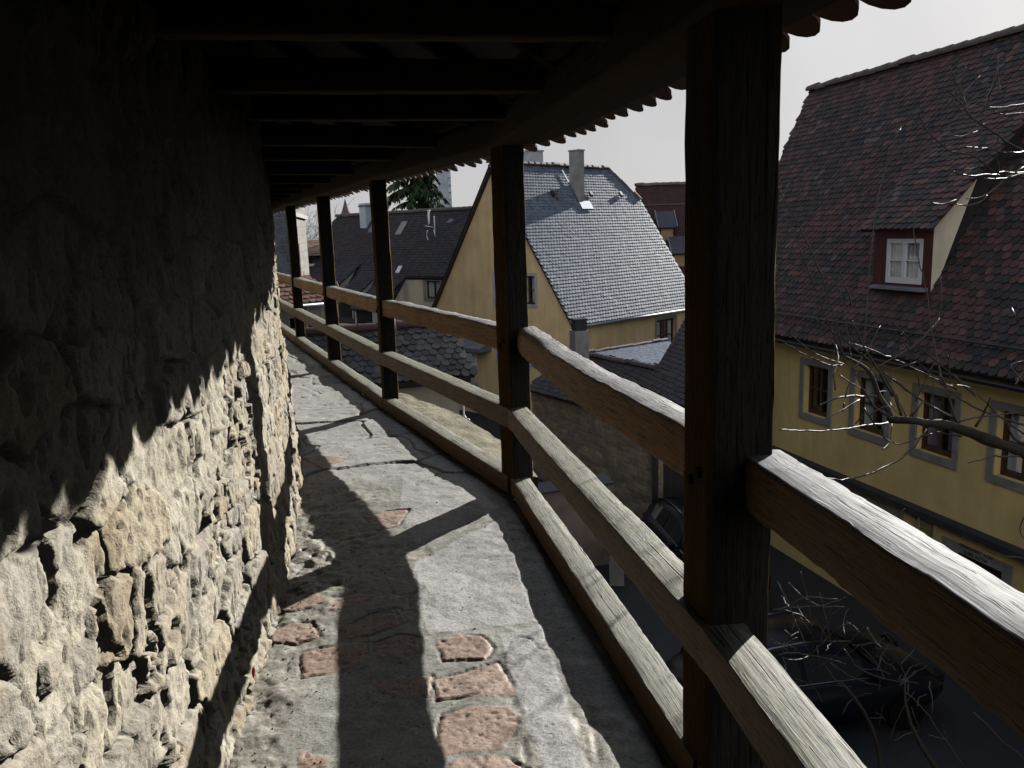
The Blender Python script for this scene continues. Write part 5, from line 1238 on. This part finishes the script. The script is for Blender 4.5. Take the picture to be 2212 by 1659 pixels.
# fruit tree hanging over the street: measured twigs on a real depth that varies along each branch
src = 1 / 1.8517
z3 = lambda x, y: ((3050 + x * .4729) * src, (100 + y * .4729) * src)
z4 = lambda x, y: ((3050 + x * .4729) * src, (800 + y * .4729) * src)
z5 = lambda x, y: ((3050 + x * .4729) * src, (1500 + y * .4729) * src)
z6 = lambda x, y: ((2900 + x * .5407) * src, (2250 + y * .5407) * src)
def resample(P, step):
    P = np.asarray(P, float); L = np.concatenate([[0], np.cumsum(np.linalg.norm(np.diff(P, axis=0), axis=1))]); n = max(3, int(L[-1] / step) + 1); t = np.linspace(0, L[-1], n)
    Q = np.stack([np.interp(t, L, P[:, i]) for i in range(3)], 1)
    for _ in range(2): Q[1:-1] = .25 * Q[:-2] + .5 * Q[1:-1] + .25 * Q[2:]
    return Q
gt_ = np.random.default_rng(33)
def twig(m, f, pts, Y0, Y1, r0, r1, bud=True, step=.05):
    pts3 = [on_y(*f(x, y), Y0 + (Y1 - Y0) * i / max(1, len(pts) - 1) + gt_.normal(0, .03)) for i, (x, y) in enumerate(pts)]
    Q = resample(pts3, step); n = len(Q); Q[1:-1] += gt_.normal(0, .0025, (n - 2, 3)); m.tube(Q, np.linspace(r0, r1, n) * 1.3, 6 if r0 > .01 else 5)
    if bud:
        for i in range(1, n):
            if gt_.random() < .55:
                s = gt_.normal(0, 1, 3); s -= 0; s = unit(s) * r1 * 1.6; m.tube([Q[i] + s * .3, Q[i] + s + (Q[i] - Q[i - 1]) * .12, Q[i] + s * 1.1 + (Q[i] - Q[i - 1]) * .22], [r1 * 1.15, r1 * 1.3, r1 * .3], 5)
ft = thing('fruit_tree', A(5.9, 5.6, ZS), 'bare budding fruit tree reaching over the street before the ochre house', 'tree')
m = MB()
limb = [(2700, 820), (2212, 660), (1950, 560), (1750, 480), (1560, 420), (1350, 395), (1075, 372)]
Q = resample([on_y(*z5(x, y), 6.0 + .25 * math.sin(i)) for i, (x, y) in enumerate(limb)], .05); k = len(Q); Q += .006 * np.stack([vnoise(np.arange(k) * .6, np.zeros(k), s) for s in (1, 2, 3)], 1)
rr = np.linspace(.055, .026, k) * (1 + .16 * vnoise(np.arange(k) * .45, np.zeros(k), 5)); m.tube(Q, rr, 9)
end = Q[0]; trunk = resample([A(5.9, 5.6, ZS), A(5.75, 5.7, ZS + 1.6), A(5.6, 5.85, -3.0), A(5.3, 5.95, -1.4), end], .2); m.tube(trunk, np.linspace(.13, .055, len(trunk)), 10)
bl = [(1075, 372), (1100, 330), (1030, 250), (975, 170), (945, 60), (920, -20), (850, -85), (770, -115), (700, -155)]
Q2 = resample([on_y(*z5(x, y), 6.0 + .03 * i) for i, (x, y) in enumerate(bl)], .04); m.tube(Q2, np.linspace(.024, .011, len(Q2)), 8)
m.build('trunk', M['branch'], ft)
m = MB(); T = .0046
for f, pts, y0, y1, r in [
    (z4, [(700, 1390), (650, 1150), (500, 640), (415, 440), (330, 260), (190, 0), (120, -120)], 6.2, 5.4, T), (z4, [(690, 1330), (560, 1050), (510, 930), (440, 720), (370, 560), (290, 340), (200, 160)], 6.2, 5.8, T),
    (z4, [(860, 1250), (880, 900), (905, 600), (940, 260), (975, 0), (1000, -150), (1080, -340), (1130, -550), (1170, -610)], 6.0, 6.3, T), (z4, [(1100, 1658), (960, 1410), (850, 1240), (760, 1020)], 6.0, 5.7, .008),
    (z4, [(1290, 1658), (1000, 1440), (860, 1320), (700, 1190), (560, 1090), (440, 995)], 6.1, 5.6, .006), (z4, [(1800, 1658), (1480, 1370), (1300, 1230), (1060, 1000)], 6.0, 5.6, .0055),
    (z4, [(1640, 1600), (1450, 1510), (1110, 1340), (860, 1240), (740, 1210)], 6.2, 5.8, .006), (z4, [(1560, 1658), (1480, 1370), (1420, 1050), (1400, 800), (1340, 600), (1270, 250), (1290, 100)], 6.0, 6.3, .0055),
    (z4, [(890, 1450), (1090, 1350), (1300, 1220), (1440, 1080), (1500, 1000), (1520, 850), (1510, 650)], 6.0, 6.4, .005), (z4, [(690, 1390), (560, 1350), (420, 1290), (310, 1200), (160, 1070)], 6.0, 5.5, .005),
    (z4, [(690, 1400), (560, 1400), (450, 1350), (300, 1280), (165, 1190)], 6.0, 5.6, .0042), (z4, [(1460, 1500), (1300, 1360), (1190, 1200)], 6.0, 5.8, T), (z4, [(760, 1430), (740, 1230), (700, 1000), (655, 740)], 6.1, 6.3, .0036),
    (z4, [(770, 1430), (880, 1300), (960, 1130), (1000, 1060)], 6.1, 6.3, .0036), (z4, [(2212, 1540), (2120, 1440), (2060, 1400), (2212, 1360)], 5.8, 5.9, T), (z4, [(1760, 1590), (1700, 1570), (1580, 1560)], 6.0, 5.8, .0036), (z4, [(920, 1500), (1110, 1430), (1300, 1370)], 6.0, 5.9, .0036),
    (z5, [(1060, 405), (800, 440), (560, 475), (300, 468), (145, 460)], 6.0, 5.3, .0065), (z5, [(1390, 460), (1280, 610), (1120, 740), (960, 810), (800, 870), (600, 890), (440, 855)], 6.0, 5.2, .0065),
    (z5, [(1650, 400), (1800, 350), (2000, 340), (2212, 310)], 6.0, 5.8, .006), (z5, [(2180, 690), (2060, 695), (1960, 680), (1870, 710), (1740, 745)], 5.9, 5.5, .006), (z5, [(1680, 520), (1480, 480), (1370, 515)], 5.95, 5.7, .006),
    (z5, [(1070, 345), (960, 290), (890, 190), (790, 0)], 5.95, 5.7, .009), (z5, [(1240, 370), (1330, 260), (1350, 230)], 5.95, 5.85, .010), (z5, [(1800, 440), (1890, 300), (1930, 190)], 5.95, 5.8, .008), (z5, [(1640, 400), (1580, 200), (1540, 60), (1500, 0)], 6.0, 6.0, .008),
    (z5, [(1180, 360), (1130, 200), (1070, 60), (1010, -20)], 6.0, 6.0, .009), (z5, [(1630, 370), (1440, 270), (1200, 110), (1050, 0)], 6.0, 5.9, .009), (z5, [(2212, 420), (1840, 300), (1640, 180), (1460, 30), (1370, -20)], 6.1, 6.0, .007), (z5, [(2212, 500), (2000, 350), (1860, 200), (1620, 0)], 6.1, 6.1, .006),
    (z5, [(960, 180), (700, 180), (560, 210), (490, 250)], 6.0, 5.7, .008), (z5, [(820, 210), (650, 310), (490, 400)], 6.0, 5.7, .0045), (z5, [(860, 280), (940, 410), (1020, 520), (1080, 575), (1160, 590), (1300, 560), (1390, 480)], 5.8, 6.0, .0055),
    (z5, [(2212, 580), (2130, 560), (2080, 470), (2070, 400)], 5.9, 5.8, .009), (z5, [(650, 0), (760, 80), (880, 130)], 5.7, 6.0, T), (z5, [(700, 190), (690, 150), (740, 60)], 5.9, 5.9, .004), (z5, [(1095, 410), (1085, 570), (1010, 630)], 5.95, 5.7, .0036), (z5, [(1450, 400), (1440, 200), (1450, 20)], 6, 6, .004), (z5, [(690, 240), (680, 310)], 5.9, 5.9, .006),
    (z5, [(2212, 1200), (2150, 1350), (2205, 1380)], 5.6, 5.6, .004), (z5, [(2212, 1550), (2000, 1530), (1890, 1480)], 5.5, 5.4, .005), (z5, [(1140, 1215), (1180, 1150), (1200, 1130)], 5.2, 5.2, .004),
    (z3, [(2400, 640), (2212, 670), (2050, 700), (1950, 700), (1800, 665)], 6.2, 6.0, .006), (z3, [(2400, 735), (2212, 745), (2050, 760), (1950, 735), (1890, 700)], 6.2, 6.0, .006),
    (z3, [(2400, 1120), (2212, 1060), (2150, 1050), (2030, 960), (1840, 830), (1780, 810), (1700, 680), (1640, 610), (1540, 540)], 6.3, 6.0, .008), (z3, [(2212, 1070), (2140, 1090), (1900, 1045), (1700, 1030)], 6.2, 6.0, .0055),
    (z3, [(2400, 1240), (2212, 1250), (1940, 1245), (1900, 1190), (1800, 1090), (1600, 1080), (1450, 960), (1390, 900), (1300, 715)], 6.3, 5.9, .0065), (z3, [(2000, 1270), (1890, 1265), (1750, 1280), (1580, 1240), (1390, 1180)], 6.2, 5.9, .0055),
    (z3, [(2400, 1210), (2212, 1260), (2000, 1310), (1880, 1300)], 6.2, 6.0, .008), (z3, [(1840, 1030), (1860, 840), (1840, 700), (1960, 610)], 6.1, 6.1, T), (z3, [(1740, 760), (1690, 580), (1620, 450), (1590, 360)], 6.1, 6.2, T), (z3, [(1690, 600), (1770, 500), (1840, 430)], 6.1, 6.2, T),
    (z3, [(1850, 740), (1900, 640), (1950, 500), (1990, 370)], 6.1, 6.2, T), (z3, [(2212, 1200), (2000, 1340), (1900, 1450), (1800, 1470), (1720, 1470)], 6.1, 6.0, .005), (z3, [(1900, 1440), (1850, 1510), (1680, 1535), (1600, 1500)], 6.0, 5.9, .005), (z3, [(1640, 1480), (1500, 1530), (1400, 1480)], 6.0, 5.9, .005),
    (z3, [(1790, 1090), (1780, 920), (1680, 720), (1600, 640)], 6.1, 6.1, .0036), (z3, [(1820, 900), (1740, 920), (1680, 950), (1590, 930)], 6.1, 6.1, .004), (z3, [(1640, 640), (1640, 540), (1700, 440), (1720, 355)], 6.1, 6.1, .0036)]:
    twig(m, f, pts, y0, y1, r, max(.0024, r * .5))
for k in range(20):
    f = (z4, z5, z3)[k % 3]; x, y = gt_.uniform(500, 2212), (gt_.uniform(900, 1600) if f is z4 else gt_.uniform(0, 420) if f is z5 else gt_.uniform(500, 1400))
    if f is z3: x = gt_.uniform(1500, 2300)
    a_ = gt_.uniform(-2.9, -.6); L_ = gt_.uniform(120, 420); pts = [(x, y)]
    for q in range(4): a_ += gt_.normal(0, .25); pts.append((pts[-1][0] + math.cos(a_) * L_ / 4, pts[-1][1] + math.sin(a_) * L_ / 4))
    twig(m, f, pts, 6.1 + gt_.normal(0, .2), 6.1 + gt_.normal(0, .3), .0042, .0022)
m.build('twigs', M['bark'], ft)
# thorny shrub below the railing
sh = thing('bare_sapling', A(2.45, 4.3, ZS), 'bare sapling with thin sunlit twigs below the nearest handrail', 'tree')
m = MB()
tr = [on_y(*z6(x, y), Y) for (x, y), Y in zip([(850, 880), (950, 980), (1060, 1120), (1130, 1300), (1160, 1519)], (4.5, 4.45, 4.4, 4.35, 4.3))]; tr.append(A(tr[-1][0] + .02, 4.3, ZS))
m.tube(resample(tr, .1), np.linspace(.010, .030, len(resample(tr, .1))), 8)
tr = [on_y(*z6(x, y), Y) for (x, y), Y in zip([(1560, 1519), (1400, 1300), (1300, 1100), (1330, 880)], (4.0, 4.1, 4.2, 4.3))]; m.tube(resample(tr, .1), np.linspace(.016, .005, len(resample(tr, .1))), 6)
m.build('trunk', M['branch'], sh)
m = MB()
for pts in [[(360, 350), (480, 325), (720, 330), (830, 290), (920, 240)], [(480, 325), (570, 260), (640, 255), (830, 270)], [(470, 150), (570, 260), (700, 340), (880, 330)], [(390, 140), (460, 270), (530, 470), (620, 660)], [(360, 600), (470, 605), (530, 640)], [(400, 690), (520, 660), (620, 690), (730, 700), (880, 745)],
            [(620, 690), (540, 740), (420, 700)], [(680, 620), (680, 690), (720, 745)], [(620, 690), (660, 640), (740, 590), (760, 560), (820, 480), (940, 440)], [(760, 580), (850, 590), (930, 580)], [(780, 740), (900, 830), (1000, 880), (1150, 915)], [(630, 820), (720, 770), (870, 640), (1020, 480)], [(1340, 965), (1440, 1040), (1540, 1180), (1600, 1280), (1640, 1310), (1660, 1360), (1780, 1519)],
            [(1640, 1310), (1570, 1300), (1510, 1275)], [(880, 640), (940, 750), (1000, 800), (1180, 870), (1420, 890)], [(1200, 1350), (1260, 1200), (1300, 1100), (1400, 960)], [(520, 430), (480, 540), (480, 600), (520, 660)], [(440, 500), (500, 540)], [(540, 515), (480, 545)], [(620, 830), (630, 740), (620, 690)], [(1000, 610), (1150, 580), (1240, 640)], [(860, 740), (970, 620), (1100, 600), (1180, 560)],
            [(1050, 480), (1110, 590), (1160, 630)], [(1640, 1310), (1590, 1160), (1620, 1200)], [(1840, 1110), (1960, 1210), (2050, 1340), (2140, 1370), (2212, 1450)], [(400, 350), (430, 370), (380, 420)], [(720, 745), (800, 860), (850, 900)], [(560, 70), (600, 200), (640, 420), (650, 620)], [(700, 220), (740, 380), (780, 560)], [(1520, 880), (1510, 960), (1560, 1040), (1530, 1120)], [(420, 250), (450, 300), (480, 325)], [(760, 560), (700, 470), (660, 400)]]:
    twig(m, z6, pts, 4.4 + gt_.normal(0, .1), 4.3 + gt_.normal(0, .2), .0032, .0018)
for k in range(46):
    x, y = gt_.uniform(380, 1500), gt_.uniform(200, 1350)
    if y < 60 + .80 * (x - 480): y = 60 + .80 * (x - 480) + gt_.uniform(20, 250)
    a_ = gt_.uniform(-2.6, .3); L_ = gt_.uniform(90, 260); pts = [(x, y)]
    for q in range(4): a_ += gt_.normal(0, .35); pts.append((pts[-1][0] + math.cos(a_) * L_ / 4, pts[-1][1] + math.sin(a_) * L_ / 4))
    twig(m, z6, pts, 4.5 + gt_.normal(0, .2), 4.4 + gt_.normal(0, .3), .0024, .0014)
m.build('twigs', M['bark'], sh)

# ---------------- parked cars -------------------------------------------------------------------------------------------
M['carpaint'] = m_plain('dark_blue_car_paint', (.005, .006, .010), .25, .05, 3, .15, bump=0); M['carglass'] = m_plain('car_glass', (.006, .007, .008), .03, .05, 3, .6, bump=0)
M['rubber'] = m_plain('tyre_rubber', (.004, .004, .004), .95, .2, 12, .05); M['chrome'] = m_plain('chrome_trim', (.16, .17, .19), .3, .1, 5, metal=1.0, bump=0)
def car(loc, az, label):
    root = thing('parked_car', A(*loc), label, 'car', 'dark cars parked along the street')
    c, s = math.cos(az), math.sin(az); fw_ = A(s, c, 0); lf = A(-c, s, 0); o = A(*loc)
    W = lambda x, y, z: o + fw_ * x + lf * y + Z * z
    xs = np.array([-2.12, -2.05, -1.75, -1.35, -.95, -.4, .1, .55, 1.0, 1.5, 1.9, 2.1, 2.18])
    belt = np.array([.62, .80, .93, .97, .97, .96, .95, .93, .91, .84, .74, .62, .52]); roofz = np.array([0, 0, 1.12, 1.34, 1.43, 1.47, 1.44, 1.30, .98, 0, 0, 0, 0])
    hwb = np.array([.62, .76, .84, .87, .88, .88, .88, .88, .87, .85, .80, .70, .55]); low_ = np.array([.42, .32, .26, .24, .22, .22, .22, .22, .22, .24, .28, .34, .42])
    m = MB(); ring = []
    for x, b, w, l in zip(xs, belt, hwb, low_): ring.append([W(x, -w * .9, l), W(x, -w, l + (b - l) * .45), W(x, -w * .97, b - .05), W(x, -w * .86, b), W(x, 0, b + .035), W(x, w * .86, b), W(x, w * .97, b - .05), W(x, w, l + (b - l) * .45), W(x, w * .9, l)])
    V = np.array(ring).reshape(-1, 3); n, k = len(xs), 9
    m.add(V, [[i * k + j, (i + 1) * k + j, (i + 1) * k + j + 1, i * k + j + 1] for i in range(n - 1) for j in range(k - 1)] + [list(range(k)), [(n - 1) * k + j for j in range(k)][::-1]] + [[i * k, i * k + 8, (i + 1) * k + 8, (i + 1) * k] for i in range(n - 1)], 0, True)
    ii = list(range(2, 9)); rg = []
    for i in ii:
        x, b, r_, w = xs[i], belt[i] - .02, max(roofz[i], belt[i] + .03), hwb[i]; wr = w * (.86 - .26 * (r_ - b) / .5)
        rg.append([W(x, -w * .88, b), W(x, -wr - .03, b + (r_ - b) * .80), W(x, -wr + .06, r_ - .015), W(x, 0, r_ + .03), W(x, wr - .06, r_ - .015), W(x, wr + .03, b + (r_ - b) * .80), W(x, w * .88, b)])
    V = np.array(rg).reshape(-1, 3); n, k = len(ii), 7
    m.add(V, [[i * k + j, (i + 1) * k + j, (i + 1) * k + j + 1, i * k + j + 1] for i in range(n - 1) for j in range(k - 1)], 0, True); body = m.build('body', M['carpaint'], root)
    # side windows, windscreen, rear window slightly proud of the cabin
    def cab(x, f, side):
        b = np.interp(x, xs, belt) - .02; r_ = max(np.interp(x, xs[2:9], roofz[2:9]), b + .05); w = np.interp(x, xs, hwb); wr = w * (.86 - .26 * (r_ - b) / .5)
        p0, p1 = A(w * .88, b), A(wr + .03, b + (r_ - b) * .80); q = p0 + (p1 - p0) * f; return W(x, side * (q[0] + .012), q[1])
    for side in (-1, 1):
        for x0, x1 in ((-1.30, -.42), (-.34, .62)):
            m = MB(); xx = np.linspace(x0, x1, 7); V = [cab(x, .1, side) for x in xx] + [cab(x, .93, side) for x in xx]; m.add(V, [[i, i + 1, 8 + i, 7 + i] for i in range(6)], 0, True); m.build('side_window', M['carglass'], root)
        m = MB(); xx = np.linspace(-1.55, .98, 12); m.tube([cab(x, .06, side) for x in xx], [.012] * 12, 5); m.build('trim', M['chrome'], root)
        m = MB(); p = cab(.74, .15, side); m.tube([p, p + lf * side * .14 + Z * .03], [.03, .03], 6); q = p + lf * side * .2 + Z * .05; m.cbox(q, fw_ * .05, lf * .09, Z * .06); m.build('mirror', M['carpaint'], root)
        m = MB(); m.tube([W(x, side * .50, np.interp(x, xs[2:9], roofz[2:9]) + .045) for x in (-1.2, -.8, -.3, .1)], [.018] * 4, 5); m.build('roof_rail', M['chrome'], root)
        m = MB(); m.cbox(W(2.02, side * .56, .66), fw_ * .09, lf * .14, Z * .06); m.build('headlight', M['carglass'], root)
        for x in (-1.32, 1.32):
            m = MB(); ax = lf * side; tt_ = np.linspace(0, 2 * math.pi, 21)[:-1]; c0 = W(x, side * .70, .32); V = [c0 + ax * dd + (fw_ * math.cos(t_) + Z * math.sin(t_)) * rr for dd, rr in ((0, .32), (.19, .32), (.2, .2), (.17, .0)) for t_ in tt_]
            m.add(V, [[r_ * 20 + i, r_ * 20 + (i + 1) % 20, (r_ + 1) * 20 + (i + 1) % 20, (r_ + 1) * 20 + i] for r_ in range(3) for i in range(20)], 0, False); m.build('wheel', M['rubber'], root)
    for (xa, xb, nm) in ((.64, .97, 'windscreen'), (-1.40, -1.72, 'rear_window')):
        m = MB(); e = .022 * (1 if xa > 0 else -1)
        row = lambda x, up: [W(x + e, f * np.interp(x, xs, hwb) * (.62 if up else .80), (max(np.interp(x, xs[2:9], roofz[2:9]), np.interp(x, xs, belt) + .05) + .035)) for f in np.linspace(-1, 1, 7)]
        V = row(xa, True) + row(xb, False); m.add(V, [[i, i + 1, 8 + i, 7 + i] for i in range(6)], 0, True); m.build(nm, M['carglass'], root)
    return root
car((4.2, 18.0, ZS), R(172), 'dark car parked by the garden wall gate, its windows mirroring pale walls')
car((4.5, 12.3, ZS), R(78), 'dark car parked below the nearest handrail, half hidden by shrub twigs')
